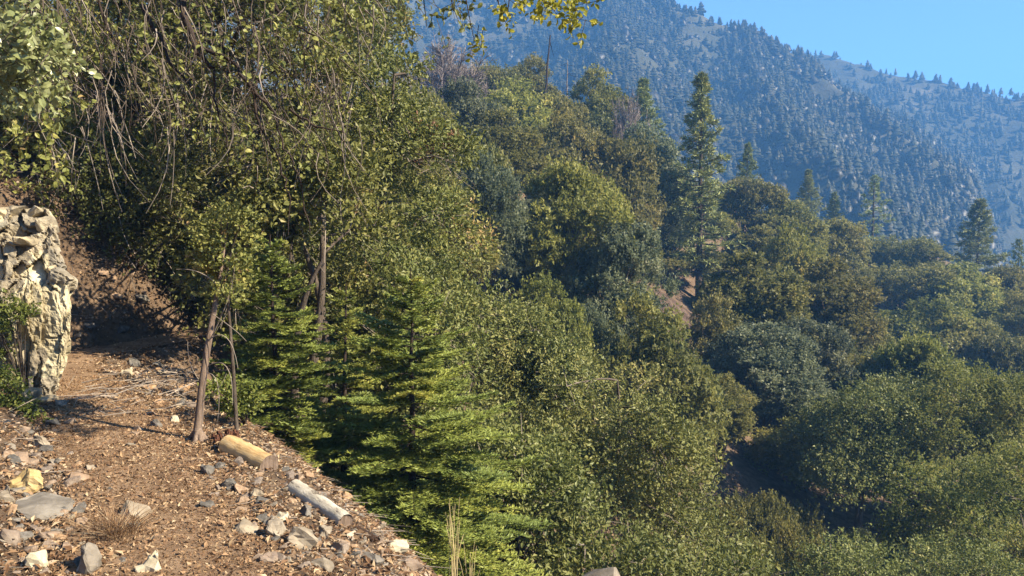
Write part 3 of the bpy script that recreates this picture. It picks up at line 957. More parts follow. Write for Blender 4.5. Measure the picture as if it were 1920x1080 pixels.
# trees that fill the slope between the ones above: all alike, half hidden
fill_line = [(700, 230), (860, 300), (950, 260), (1050, 280), (1250, 330), (1400, 400), (1500, 470), (1640, 500), (1800, 540), (1930, 560)]
fl = np.array(fill_line, float)
fr_ = np.random.default_rng(77)
pts_f = []
tries = 0
while len(pts_f) < 60 and tries < 6000:
    tries += 1
    d = fr_.uniform(24, 122); u = fr_.uniform(880, 1980)
    x = (u - CU) / FPX * d
    if any((x - a) ** 2 + (d - b) ** 2 < (2.6 + .02 * d) ** 2 for a, b in pts_f):
        continue
    g = float(H(x, d)); hh = fr_.uniform(2.0, 3.6)
    vtop = CV - math.tan(math.atan2(g + hh - 1.6, d) - PITCH) * FPX
    if vtop < np.interp(u, fl[:, 0], fl[:, 1]) + 12 or vtop > 1200:
        continue
    if (1360 < u < 1540 and vtop > 800) or (885 < u < 1000 and 320 < vtop < 560):
        continue
    if 1200 < u < 1330 and vtop < 680 and d < 69 and vtop > 470:
        continue
    pts_f.append((x, d))
    key = ['low1', 'round1', 'round2', 'grey1', 'round3'][fr_.integers(5)]
    pr = OAKS[key]
    look = {'low1': 'low spreading', 'round1': 'rounded olive', 'round2': 'bushy brown-green', 'grey1': 'grey-green', 'round3': 'yellow-green'}[key]
    where = 'high on the far slope' if d > 72 else 'half way down the far slope' if d > 44 else 'low on the slope near the hollow'
    o = thing('oak_bush', 'small %s oak between larger crowns %s' % (look, where), 'bush', (x, d, g), 'small %s oaks %s' % (look, where))
    link('trunk', pr['trunk'], o); link('crown', pr['crown'], o)
    s_ = hh / pr['H']
    sw = s_ * fr_.uniform(1.0, 1.5)
    o.scale = (sw, sw, s_); o.rotation_euler = (0, 0, fr_.uniform(0, 6.28))

for (u, vt, d, wp, key, lab) in [(330, 250, 24, 300, 'round1', 'oak on the bank seen through gaps behind the dead leaning trunk'), (170, 330, 21, 260, 'round2', 'shaded oak behind the sunlit bank'),
                                 (480, 200, 27, 280, 'round2', 'oak behind the airy twiggy oak'), (650, 230, 30, 300, 'round1', 'oak seen through the large olive oak'),
                                 (800, 330, 27, 220, 'round2', 'oak in deep shade behind the edge of the large olive oak'), (300, 440, 18, 200, 'low1', 'dark bushy oak above the end of the trail'),
                                 (400, 470, 19, 200, 'low1', 'dark bushy oak beside the shaded end of the trail'), (560, 420, 24, 260, 'round1', 'shaded oak low behind the smaller fir'), (700, 460, 22, 220, 'low1', 'shaded oak low behind the taller fir'),
                                 (60, 200, 22, 260, 'round2', 'oak high behind the rock outcrop')]:
    place_tree(key, u, vt, d, wp, lab)

# dead snags on the crest
def snag(u0, v0, u1, v1, d, rad, label, nb):
    r = np.random.default_rng(int(u0))
    a = unproject(u0, v0, d); b = unproject(u1, v1, d + .5)
    a[2] = min(a[2], float(H(a[0], a[1])) - .2)
    o = thing('dead_snag', label, 'dead tree', a)
    m = MB()
    pl = np.linspace(0, 1, 8)[:, None] * (b - a)[None] + r.normal(0, rad * .3, (8, 3))
    tube(m, pl, np.linspace(rad, rad * .3, 8), 6, .4)
    m.build('trunk', M['bark_dark'] if nb < 6 else M['greybush'], o)
    m = MB()
    t = r.uniform(.45, .98, nb)[:, None]
    A = (b - a)[None] * t
    thin(m, A, A + norm(rdir(r, nb) * [1, 1, .3]) * r.uniform(.5, 1.6, nb)[:, None] * rad * 7, rad * .25, .5)
    m.build('branch_stubs', M['bark_dark'], o)


snag(1014, 178, 1031, 66, 86, .22, 'dark leaning dead snag sticking up from the oak crest', 5)
snag(1062, 190, 1064, 112, 90, .12, 'thin pale dead snag with side twigs beside the leaning dark one', 12)

# bare soil at the foot of the pine: rock ledge and boulders
mb = MB()
r = np.random.default_rng(5)
uu, vv = np.meshgrid(np.linspace(-1, 1, 26), np.linspace(-1, 1, 20))
bc = unproject(1258, 578, 64)
X = bc[0] + uu * 2.4; Y = bc[1] + vv * 2.8
Z = H(X, Y) + .28 * np.clip(1.1 - uu ** 2 - vv ** 2, -.6, 1) + fbm(X, Y, 1.2, 3, 4) * .5 * (np.clip(1.1 - uu ** 2 - vv ** 2, 0, 1))
i = np.arange(19)[:, None] * 26; j = np.arange(25)[None]
f = np.stack([i + j, i + j + 1, i + 27 + j, i + 26 + j], -1).reshape(-1, 4)
mb.add(np.stack([X, Y, Z], -1).reshape(-1, 3), f, .5, 0, True)
tag(mb.build('soil_patch', M['soil_red']), kind='structure')


# ------------------------------------------------------------------ stones
def hull_mesh(name, seed, dims, mats, npts=16, jit=.25, boxy=.6, disp=.0):
    import bmesh
    r = np.random.default_rng(seed)
    d = rdir(r, npts)
    m_ = np.max(np.abs(d), axis=1, keepdims=True)
    p = (d * (1 - boxy) + d / m_ * boxy * .8) * (1 + r.normal(0, jit * .35, (npts, 1)))
    p = p * np.array(dims) / 2
    bm = bmesh.new()
    for q_ in p:
        bm.verts.new(q_)
    res = bmesh.ops.convex_hull(bm, input=bm.verts)
    bmesh.ops.delete(bm, geom=[g for g in res['geom_interior'] if isinstance(g, bmesh.types.BMVert)], context='VERTS')
    bmesh.ops.dissolve_limit(bm, angle_limit=.22, verts=bm.verts, edges=bm.edges)
    bmesh.ops.bevel(bm, geom=list(bm.edges), offset=min(dims) * .045, segments=1, affect='EDGES', clamp_overlap=True)
    if disp:
        bmesh.ops.triangulate(bm, faces=bm.faces)
        bmesh.ops.subdivide_edges(bm, edges=bm.edges, cuts=2, use_grid_fill=True)
        co = np.array([v_.co for v_ in bm.verts])
        n1 = fbm(co[:, 0] * 1.0 + co[:, 2] * .7, co[:, 1] + co[:, 2] * .8, max(dims) * .3, 4, seed)
        bm.normal_update()
        for v_, k in zip(bm.verts, n1):
            v_.co += v_.normal * float(k) * disp
    me = bpy.data.meshes.new(name)
    bm.to_mesh(me); bm.free()
    me.attributes.new('tint', 'FLOAT', 'FACE').data.foreach_set('value', np.random.default_rng(seed).uniform(.3, .7, len(me.polygons)).astype(np.float32))
    me.materials.append(mats)
    return me


def seat(u, v, sink=0.0, dmin=1.5, dmax=60):
    P = ground_hit(u, v, dmin, dmax)
    return P


def stone_at(u, v, wpx, hpx, mat, label, seed, thick=.6, tilt=None, up=.25, name='stone', npts=15, boxy=.6):
    """u, v: middle of the stone in the photo"""
    P = seat(u, v + hpx * .3)
    dist = float(np.linalg.norm(P - EYE))
    W = wpx / FPX * dist; Hh = hpx / FPX * dist
    me = hull_mesh(name, seed, (W, max(W * thick, Hh * .8), Hh * 1.25), M[mat], npts, jit=.4, boxy=boxy, disp=min(W, Hh) * .22)
    g = float(H(P[0], P[1]))
    o = link(name, me, loc=(P[0], P[1], g + Hh * up))
    tl = tilt if tilt is not None else (rng.normal(0, .12), rng.normal(0, .12) + .2)
    o.rotation_euler = (tl[0], tl[1], rng.uniform(-.5, .5))
    return tag(o, label, 'stone')


STONES = [
    (80, 955, 96, 36, 'stone_grey', 'large layered grey slab lying on the bank below the ochre stone', 1.0, (.1, .35)),
    (52, 908, 66, 46, 'stone_ochre', 'ochre-yellow block resting above the layered grey slab', .8, None),
    (78, 832, 38, 30, 'stone_grey', 'blue-grey stone below the leafy shrub on the bank', .8, None),
    (43, 862, 42, 18, 'stone_brown', 'thin brown slab sloping down above the ochre block', .9, (.1, .5)),
    (13, 932, 26, 32, 'stone_grey', 'grey stone standing at the picture edge beside the ochre block', .7, None),
    (252, 962, 60, 26, 'stone_grey', 'flat pale-grey flagstone half buried at the side of the trail', .9, (.0, .45)),
    (250, 990, 30, 14, 'stone_grey', 'small grey chip just below the flat flagstone', .8, None),
    (160, 1056, 44, 56, 'stone_grey', 'upright pale-grey blade of rock at the bottom edge of the bank', .4, (.2, .5)),
    (284, 1062, 46, 50, 'stone_cream', 'pale leaning stone at the bottom edge beside the trail', .5, (.1, .4)),
    (66, 1056, 38, 40, 'stone_cream', 'yellowish jagged stone at the bottom corner of the bank', .7, None),
    (390, 884, 34, 22, 'stone_dark', 'dark grey-green stone on the outer trail edge below the peeled log', .8, None),
    (428, 908, 34, 26, 'stone_dark', 'dark angular stone with a lit tip below the peeled log', .8, None),
    (392, 949, 26, 16, 'stone_dark', 'small dark stone lying alone on the trail', .8, None),
    (462, 992, 52, 20, 'stone_grey', 'flat grey stone with a dark underside on the outer trail edge', .8, (.05, .1)),
    (515, 996, 46, 30, 'stone_grey', 'grey block behind the flat stone with the dark underside', .8, None),
    (566, 1012, 56, 48, 'stone_grey', 'largest grey rock in the rubble below the bleached log', .8, None),
    (524, 970, 36, 20, 'stone_cream', 'pale stone above the grey block in the rubble', .8, None),
    (572, 960, 24, 30, 'stone_grey', 'pointed grey stone beside the upper end of the bleached log', .6, None),
    (610, 1000, 34, 26, 'stone_grey', 'angular stone between the largest rubble rock and the bleached log', .7, None),
    (640, 1030, 40, 24, 'stone_brown', 'brown slab low in the rubble below the bleached log', .8, None),
    (745, 1030, 38, 32, 'stone_cream', 'cream rounded stone beside the fir trunk at the slope edge', .8, None),
    (700, 1050, 60, 22, 'stone_grey', 'long grey slab below the cream rounded stone', .7, (.05, .45)),
    (770, 1060, 44, 22, 'stone_brown', 'brown stone at the lower corner of the rubble edge', .8, None),
    (112, 758, 28, 16, 'stone_grey', 'white-grey stone at the foot of the rock outcrop', .8, None),
    (328, 788, 20, 16, 'stone_cream', 'small white stone near the foot of the dead leaning trunk', .8, None),
    (293, 796, 28, 20, 'stone_dark', 'dark triangular stone at the trail edge by the dead leaning trunk', .8, None),
    (150, 900, 40, 16, 'stone_brown', 'brown flake lying beside the trail above the flagstone', .8, (.05, .4)),
    (175, 880, 32, 12, 'stone_grey', 'narrow grey flake on the slope above the brown flake', .8, (.05, .4)),
    (20, 1010, 40, 30, 'stone_brown', 'brown block at the picture edge under the layered slab', .8, None),
    (95, 1005, 36, 20, 'stone_brown', 'reddish stone between the layered slab and the jagged corner stone', .8, None),
    (480, 930, 26, 16, 'stone_grey', 'small grey stone under the lower end of the peeled log', .8, None),
    (545, 940, 24, 14, 'stone_brown', 'small brown stone between the two logs', .8, None),
    (500, 1050, 34, 20, 'stone_brown', 'brown rock at the bottom edge of the trail rubble', .8, None),
    (600, 1062, 44, 24, 'stone_grey', 'grey rock at the bottom edge below the largest rubble rock', .8, None),
    (240, 700, 24, 20, 'stone_cream', 'pale stone among the dead twigs where the trail enters shade', .8, None),
    (205, 745, 22, 12, 'stone_brown', 'low brown stone in the sunlit part of the trail ahead', .8, None),
]
for k, (u, v, wp, hp, mt, lab, th, tl) in enumerate(STONES):
    stone_at(u, v, wp, hp, mt, lab, 300 + k, th, tl)

# boulder at the bottom edge
bp = unproject(1116, 1066, 4.6)
bm_ = hull_mesh('boulder', 399, (.42, .40, .62), M['stone_grey'], 22, disp=.02, boxy=.4)
o = link('boulder', bm_, loc=(bp[0], bp[1], bp[2] - .28))
tag(o, 'grey boulder top showing at the bottom edge below the fir', 'boulder')

# alike small stones strewn over bank and edge
protos = []
for k in range(10):
    d_ = (1, rng.uniform(.6, .95), rng.uniform(.3, .6))
    protos.append(hull_mesh('loose_stone', 500 + k, d_, M[['stone_grey', 'stone_brown', 'stone_brown', 'stone_brown', 'stone_dark'][k % 5]], 18, jit=.4))
def dist_far(P):
    return P[1] > 15


zones = [(0, 330, 790, 1080, 120), (380, 780, 870, 1080, 110), (220, 360, 690, 800, 24), (120, 380, 480, 690, 16)]
for u0, u1, v0, v1, cnt in zones:
    n = 0
    while n < cnt:
        u, v = rng.uniform(u0, u1), rng.uniform(v0, v1)
        P = ground_hit(u, v, 2, 20)
        p = PX * P[0] + PY * P[1]; q = -PY * P[0] + PX * P[1]
        s = p - float(trail_p(q))
        if -.30 < s < .40 and rng.random() < .85:
            continue
        if s > 1.9 or dist_far(P):
            continue
        n += 1
        dist = np.linalg.norm(P - EYE)
        W = rng.uniform(11, 30) / FPX * dist * (1.25 if rng.random() < .2 else 1)
        o = link('loose_stone', protos[rng.integers(10)], loc=(P[0], P[1], float(H(P[0], P[1])) + W * .1))
        o.scale = (W, W, W * rng.uniform(.7, 1.2))
        o.rotation_euler = (rng.normal(0, .3), rng.normal(.25, .3), rng.uniform(0, 6.28))
        tone = {'stone_grey': 'grey', 'stone_brown': 'brown', 'stone_dark': 'dark'}[[k_ for k_ in M if M[k_] == o.data.materials[0]][0]]
        where = 'the rubble bank on the uphill side of the trail' if u1 == 330 else 'the outer trail edge among the logs' if u1 == 780 else 'the debris where the trail nears the shade' if v0 == 690 else 'the shaded bank beyond the rock outcrop'
        tag(o, 'small broken %s stone lying on %s' % (tone, where), 'stone', 'small %s stones on %s' % (tone, where))

# ------------------------------------------------------------------ gravel and litter (nobody could count them)
def scatter_sq(n, r, smin, smax, qmin, qmax):
    q = qmin + (qmax - qmin) * r.random(n) ** 1.25
    s = r.uniform(smin, smax, n)
    p = trail_p(q) + s
    x = PX * p - PY * q; y = PY * p + PX * q
    return x, y, H(x, y), s, q


r = np.random.default_rng(9)
x, y, z, s, q = scatter_sq(16000, r, -2.6, 2.0, 1.5, 13)
keep = (np.abs(s) > .36) | (r.random(len(s)) < .55)
x, y, z = x[keep], y[keep], z[keep]
n = len(x)
tet = np.array([[1, 0, -.4], [-.5, .87, -.4], [-.5, -.87, -.4], [.5, .3, .7], [-.45, -.1, .8]])
base = tet[None] * r.uniform(.6, 1.3, (n, 5, 1)) * np.array([1, .8, .6]) + r.normal(0, .12, (n, 5, 3))
a = r.uniform(0, 6.28, n)
rot = np.stack([np.stack([np.cos(a), -np.sin(a), 0 * a], -1), np.stack([np.sin(a), np.cos(a), 0 * a], -1), np.stack([0 * a, 0 * a, 1 + 0 * a], -1)], 1)
base = np.einsum('nij,nkj->nki', rot, base)
size = .008 + .022 * r.random(n) ** 2.2
V = base * size[:, None, None] + np.stack([x, y, z + size * .2], -1)[:, None]
F = np.array([[0, 3, 2], [0, 1, 3], [1, 4, 3], [1, 2, 4], [2, 3, 4], [0, 2, 1]])
mb = MB()
mb.add(V.reshape(-1, 3), (np.arange(n)[:, None, None] * 5 + F[None]).reshape(-1, 3), np.repeat(r.uniform(0, 1, n), 6))
tag(mb.build('gravel', M['gravel']), kind='stuff')

x, y, z, s, q = scatter_sq(85000, r, -2.6, 2.0, 1.2, 12.5)
dens = .55 + .9 * fbm(x, y, .7, 3, 61)
keep = r.random(len(x)) < np.where(np.abs(s) < .4, dens * .95, dens + .3)
x, y, z = x[keep], y[keep], z[keep]; n = len(x)
mb = MB()
L = .013 + .045 * r.random(n) ** 1.6
D = rdir(r, n) * [1, 1, .35]
leaves(mb, np.stack([x, y, z + .006 + .008 * r.random(n)], -1), D, norm(np.array([0, 0, 1.0]) + rdir(r, n) * .55), L, L * .5, r.uniform(0, 1, n), fold=.35)
q = r.uniform(9.5, 15, 14000); s_ = r.uniform(-5, -.4, 14000)
p = trail_p(q) + s_
bx_, by_ = PX * p - PY * q, PY * p + PX * q
L = .02 + .06 * r.random(len(q)) ** 1.5
keep = r.random(len(q)) < .5 + .9 * fbm(bx_, by_, 1.1, 3, 71)
bx_, by_, L = bx_[keep], by_[keep], L[keep]
leaves(mb, np.stack([bx_, by_, H(bx_, by_) + .012], -1), rdir(r, len(L)) * [1, 1, .5], norm(np.array([.3, -.2, 1.0]) + rdir(r, len(L)) * .6), L, L * .5, r.uniform(0, .9, len(L)), fold=.35)
qc = 1.4 + 8 * r.random(52000) ** 1.6; sc_ = np.clip(r.normal(.03, .36, len(qc)), -1.1, 1.1)
pc = trail_p(qc) + sc_
cx_, cy_ = PX * pc - PY * qc, PY * pc + PX * qc
L = .007 + .018 * r.random(len(qc)) ** 1.5
leaves(mb, np.stack([cx_, cy_, H(cx_, cy_) + .018], -1), rdir(r, len(L)) * [1, 1, .6], norm(np.array([0, 0, .8]) + rdir(r, len(L)) * .8), L, L * .7, r.uniform(0, .95, len(L)), one=True)
tag(mb.build('leaf_litter', M['litter']), kind='stuff')

# dead twigs lying on bank and trail edge
mb = MB()
x, y, z, s, q = scatter_sq(1500, r, -2.6, 2.0, 1.5, 12)
keep = (np.abs(s) > .42) | (r.random(len(s)) < .1)
x, y, z = x[keep], y[keep], z[keep]; n = len(x)
A = np.stack([x, y, z + .012], -1)
B = A + norm(rdir(r, n) * [1, 1, .12] + np.array([.5, -.2, -.25])) * r.uniform(.05, .30, n)[:, None]
B[:, 2] = np.maximum(B[:, 2], H(B[:, 0], B[:, 1]) + .008)
thin(mb, A, B, r.uniform(.002, .005, n), r.uniform(0, 1, n))
tag(mb.build('twig_litter', M['twig']), kind='stuff')

# brush pile of pale twigs where the trail enters the shade
mb = MB()
c = ground_hit(285, 735)
n = 170
A = c + r.normal(0, 1, (n, 3)) * [.33, .55, .06] + [0, 0, .07]
B = A + norm(rdir(r, n) * [1, 1, .3]) * r.uniform(.1, .4, n)[:, None]
for P in (A, B):
    P[:, 2] = np.maximum(P[:, 2], H(P[:, 0], P[:, 1]) + .01)
thin(mb, A, B, r.uniform(.003, .007, n), r.uniform(.4, 1, n))
o = mb.build('brush_pile', M['twig']); tag(o, 'heap of pale dead twigs at the trail edge by the dead trunk', 'brush pile', kind='stuff')

# ------------------------------------------------------------------ rock outcrop beside the trail
def outcrop():
    base = ground_hit(62, 752, 3, 12)
    d0 = float(base[1])
    g = float(H(base[0], base[1]))
    root = thing('rock_outcrop', 'tall pale fractured rock outcrop beside the trail with a cream face', 'rock', (base[0], base[1], g))
    r = np.random.default_rng(19)
    na, ne, nb = 110, 46, 130
    A, Bv = np.meshgrid(np.linspace(0, 1, na + ne), np.linspace(0, 1, nb))
    v_ = 392 + Bv * 395
    rim = np.interp(v_, [392, 410, 440, 470, 505, 525, 545, 575, 640, 680, 720, 745, 790], [86, 100, 104, 110, 118, 132, 128, 132, 130, 124, 108, 96, 92]) - 16
    col = np.arange(na + ne)[None] * np.ones((nb, 1))
    front = col < na
    arc = np.where(front, 0, (col - na + 1) * 4.0)          # pixels travelled round the corner
    th = np.clip(arc / 30.0, 0, 1.65)
    u0_ = np.where(front, -150 + col / (na - 1) * (rim + 150), rim)
    u_ = u0_ + arc                                          # the surface coordinate goes on round the corner
    arc_in = np.minimum(arc, 30 * 1.65); arc_on = np.maximum(arc - 30 * 1.65, 0)
    u_pos = u0_ + np.sin(th) * 16 - arc_on * .10
    d_turn = ((1 - np.cos(th)) * 19 + arc_on) / 200.0
    # block pattern: cells, flat beds above, tall joints below
    seeds = []
    for k in range(330):
        su, sv = r.uniform(-170, 320), r.uniform(380, 800)
        if 552 < sv < 725 and -10 < su < 160 and r.random() < .97:
            continue
        seeds.append((su, sv, r.normal(0, .055), r.normal(0, .0016), r.normal(0, .0016), r.uniform(0, 1)))
    seeds = np.array(seeds)
    wu = u_ + fbm(u_, v_, 40, 3, 12) * 22; wv = v_ + fbm(u_, v_, 40, 3, 14) * 18
    sh = np.where(v_ < 550, .95, 1.5)             # beds above lie flat, joints below stand
    D = ((wu[..., None] - seeds[:, 0]) * sh[..., None]) ** 2 + ((wv[..., None] - seeds[:, 1]) / np.maximum(sh[..., None], .8)) ** 2
    o2 = np.argpartition(D, 1, axis=-1)[..., :2]
    d12 = np.take_along_axis(D, o2, -1)
    first = np.where(d12[..., 0] < d12[..., 1], o2[..., 0], o2[..., 1])
    gap = np.abs(np.sqrt(d12[..., 0]) - np.sqrt(d12[..., 1]))
    cs = seeds[first]
    off = cs[..., 2] + cs[..., 3] * (u_ - cs[..., 0]) + cs[..., 4] * (v_ - cs[..., 1])
    smooth_face = sstep(535, 590, v_ + fbm(u_, v_, 70, 2, 78) * 40) * (1 - sstep(700, 730, v_)) * sstep(0, 20, u_)
    off = off * (1 - .7 * smooth_face)
    crack = (1 - sstep(0, 3.5, gap)) * .045 * (1 - .6 * smooth_face)
    back = .55 * (1 - sstep(400, 600, v_)) + .10 + .16 * (1 - sstep(392, 425, v_))
    off = np.clip(off, -.11, .13)
    disp = off + crack + fbm(u_, v_, 18, 4, 31) * .035 + fbm(u_, v_, 5, 2, 33) * .012
    d_ = d0 + back + d_turn + disp * np.cos(np.minimum(th, 1.5))
    u_pos = u_pos - disp * 120 * np.sin(th)
    flat = np.array([unproject(a, b, c) for a, b, c in zip(u_pos.ravel(), v_.ravel(), d_.ravel())])
    P = flat.reshape(nb, na + ne, 3)
    tops = []
    for k in range(1, 9):
        q_ = P[0] + np.array([-.13 * k, .16 * k, -.015 * k]) + np.stack([0 * u_[0, 0] * P[0, :, 0], 0 * P[0, :, 0], fbm(P[0, :, 0] * 9, P[0, :, 0] * 0 + k * 3, 2.0, 3, 47) * .10], 1)
        tops.append(q_)
    P = np.concatenate([np.stack(tops[::-1], 0), P], 0)
    n0, n1 = P.shape[:2]
    i = np.arange(n0 - 1)[:, None] * n1; j = np.arange(n1 - 1)[None]
    f = np.stack([i + j, i + n1 + j, i + n1 + j + 1, i + j + 1], -1).reshape(-1, 4)
    tint = np.full((n0 - 1, n1 - 1), .5)
    tint[8:8 + nb - 1, :] = cs[:-1, :-1, 5] * .8 + .1
    yel = np.zeros((n0 - 1, n1 - 1), int)
    yel[8:8 + nb - 1, :] = (smooth_face + fbm(u_, v_, 60, 4, 77) * 1.5 > .5)[:-1, :-1].astype(int)
    m = MB()
    V = P.reshape(-1, 3) - np.array([base[0], base[1], g])
    for mt in (0, 1):
        k = yel.ravel() == mt
        if mt == 0:
            m.add(V, f[k], tint.ravel()[k], 0)
        else:
            m.v.append(V[:0].astype(np.float32)); m.f.append(f[k].astype(np.int32)); m.t.append(tint.ravel()[k].astype(np.float32)); m.m.append(np.full(k.sum(), 1, np.int32)); m.s.append(np.zeros(k.sum(), bool))
    m.build('rock_face', [M['rock'], M['rock_yellow']], root)
    # loose blocks lying on the ledges
    for k, (u, v, wp, hp, bk) in enumerate([(30, 398, 46, 22, .85), (66, 400, 34, 20, .8), (2, 402, 40, 26, .8), (86, 420, 20, 30, .68), (48, 452, 34, 16, .52), (104, 508, 22, 18, .40), (60, 742, 30, 34, -.02), (92, 752, 30, 24, .0), (28, 752, 36, 30, -.05), (112, 765, 18, 12, .05)]):
        d = d0 + bk
        Q = unproject(u, v, d)
        me = hull_mesh('rock_block', 700 + k, (wp / FPX * d * 1.2, .22, hp / FPX * d * 1.2), M['rock'], 18, jit=.45, boxy=.85, disp=.02)
        ob = link('rock_block', me, root, (Q[0] - base[0], Q[1] - base[1], Q[2] - g))
        ob.rotation_euler = (rng.normal(0, .1), rng.normal(0, .15), rng.normal(-.25, .25))
    return d0


rock_d = outcrop()

# ------------------------------------------------------------------ logs
def log(u0, v0, u1, v1, d0, d1, r0, r1, mat, label, seed, end='cut'):
    rr = np.random.default_rng(seed)
    a, b = unproject(u0, v0, d0), unproject(u1, v1, d1)
    o = thing('fallen_log', label, 'log', a)
    ax = (b - a)
    L = float(np.linalg.norm(ax))
    # build along local X, then turn into place
    n = 14
    m = MB()
    pl = np.stack([np.linspace(0, L, n), rr.normal(0, r0 * .03, n), rr.normal(0, r0 * .03, n)], 1)
    tube(m, pl, np.linspace(r0, r1, n) * (1 + rr.normal(0, .012, n)), 18, .5, rough=.014, r=rr)
    body = m.build('log_body', M[mat], o)
    mats = []
    for e, x_, rad in ((0, 0, r0), (1, L, r1)):
        m = MB()
        ang = np.linspace(0, 6.283, 18, endpoint=False)
        jag = rr.normal(0, .02 if end == 'cut' else .06, 18)
        c = np.stack([x_ + (-1 if e == 0 else 1) * (np.abs(jag) if e == 0 else jag * .1), np.cos(ang) * rad * .985, np.sin(ang) * rad * .985], 1)
        inner = np.stack([np.full(18, x_ + (.012 if e == 0 else -.006)), np.cos(ang) * rad * .55, np.sin(ang) * rad * .55], 1)
        cc = np.array([[x_ + (.02 if e == 0 else -.004), 0, 0]])
        vs = np.vstack([c, inner, cc])
        i = np.arange(18); k = (i + 1) % 18
        fq = np.stack([i, k, 18 + k, 18 + i], -1); ft = np.stack([18 + i, 18 + k, np.full(18, 36)], -1)
        m.add(vs, fq if e else fq[:, ::-1], .5, 0); m.add(vs, ft if e else ft[:, ::-1], .5, 0)
        m.build('cut_end' if e else 'split_end', M[{'wood_rot': 'wood_rot', 'wood_yellow': 'dead', 'wood_white': 'dead'}.get(mat, 'dead') if e else 'wood_rot'], o)
    o.rotation_euler = Vector(ax).to_track_quat('X', 'Z').to_euler()
    return o


log(428, 836, 505, 873, 5.62, 5.30, .080, .074, 'wood_yellow', 'short peeled yellow log with a sawn end at the trail edge', 1)
log(552, 915, 648, 978, 5.05, 4.62, .058, .05, 'wood_white', 'bleached white log with dark flakes sloping down the trail edge', 2)
log(650, 990, 705, 1016, 4.75, 4.55, .045, .03, 'wood_rot', 'dark rotten log below the bleached white log', 3, 'rot')
log(480, 912, 612, 968, 5.35, 4.85, .016, .012, 'dead', 'long thin grey pole lying along the rubble under the logs', 4)

# red rotten stump by the dead trunk
P = ground_hit(412, 838)
o = thing('rotten_stump', 'crumbled red-brown stump behind the peeled log', 'stump', (P[0], P[1] + .12, float(H(P[0], P[1] + .12))))
m = MB(); rr = np.random.default_rng(3)
for k in range(30):
    a = k / 22 * 6.28 + rr.normal(0, .1)
    c = np.array([math.cos(a) * .085, math.sin(a) * .085, 0]) * rr.uniform(.5, 1.1)
    hh = rr.uniform(.03, .11)
    tube(m, np.stack([c * 1.25 + [0, 0, -.1], c, c * .95 + [rr.normal(0, .02), rr.normal(0, .02), hh]]), [.035, .028, .010], 4, .5, cap=True, smooth=False, rough=.2, r=rr)
m.build('splinters', M['wood_red'], o)

# ------------------------------------------------------------------ leaning dead trunk
rr = np.random.default_rng(21)
P0 = ground_hit(368, 828)
dd = P0[1]
path = np.array([unproject(u, v, dd + k) for u, v, k in [(366, 840, 0), (372, 790, .0), (378, 730, .02), (388, 660, .05), (398, 600, .1), (408, 545, .15), (414, 510, .17), (420, 470, .2), (426, 430, .25), (428, 400, .3)]])
o = thing('dead_tree', 'slim dead leaning trunk with curling bare twigs at the trail edge', 'dead tree', P0)
m = MB()
tube(m, path - P0, [.036, .028, .026, .024, .021, .017, .011, .008, .005, .003], 9, .5, rough=.07, r=rr)
for k in range(6):
    a = rr.uniform(0, 6.28)
    e = np.array([math.cos(a) * .16, math.sin(a) * .16, -.06])
    tube(m, bezier(path[1] - P0 + [0, 0, -.06], e * .5 + [0, 0, .03], e, 5), np.linspace(.028, .008, 5), 5, .5)
m.build('trunk', M['dead'], o)
for (u0, v0, k1, u1, v1, u2, v2, rad) in [(388, 640, 0, 432, 600, 446, 690, 0.0048), (384, 690, 0, 440, 650, 436, 760, 0.0042), (382, 700, 0, 420, 690, 408, 790, 0.0036),
                                     (392, 640, 0, 436, 560, 440, 500, 0.0042), (376, 750, 0, 410, 740, 425, 700, 0.0036), (400, 590, 0, 446, 620, 462, 640, 0.0036), (412, 540, 0, 380, 500, 330, 505, 0.0048), (380, 720, 0, 350, 690, 352, 640, 0.0036)]:
    m = MB()
    a, b, c = (unproject(u, v, dd + kk) - P0 for u, v, kk in ((u0, v0, .05), (u1, v1, -.08), (u2, v2, -.05)))
    tube(m, bezier(a, b, c, 9), np.linspace(rad, rad * .35, 9), 5, .8)
    m.build('twig', M['twig'], o)

# ------------------------------------------------------------------ the oaks beyond the trail: crowns fill these outlines
def in_poly(u, v, poly):
    poly = np.array(poly, float)
    ins = np.zeros(len(u), bool)
    j = len(poly) - 1
    for i in range(len(poly)):
        xi, yi = poly[i]; xj, yj = poly[j]
        c = ((yi > v) != (yj > v)) & (u < (xj - xi) * (v - yi) / (yj - yi + 1e-9) + xi)
        ins ^= c
        j = i
    return ins


def over_strip(C):
    """True for boughs that would shade the strip of bank which the sun reaches"""
    out = np.zeros(len(C), bool)
    sv = np.array(sun_vec)
    t = np.linspace(0, 14, 140)
    for k, c in enumerate(C):
        P = c[None] - sv[None] * t[:, None]
        below = P[:, 2] < H(P[:, 0], P[:, 1])
        if not below.any():
            continue
        x, y, z = P[int(np.argmax(below))]
        if y < 6:
            continue
        u = CU + FPX * x / y
        v = CV - math.tan(math.atan2(z - 1.6, y) - PITCH) * FPX
        out[k] = 90 < u < 400 and abs(v - (478 + (u - 130) * .72)) < 50
    return out


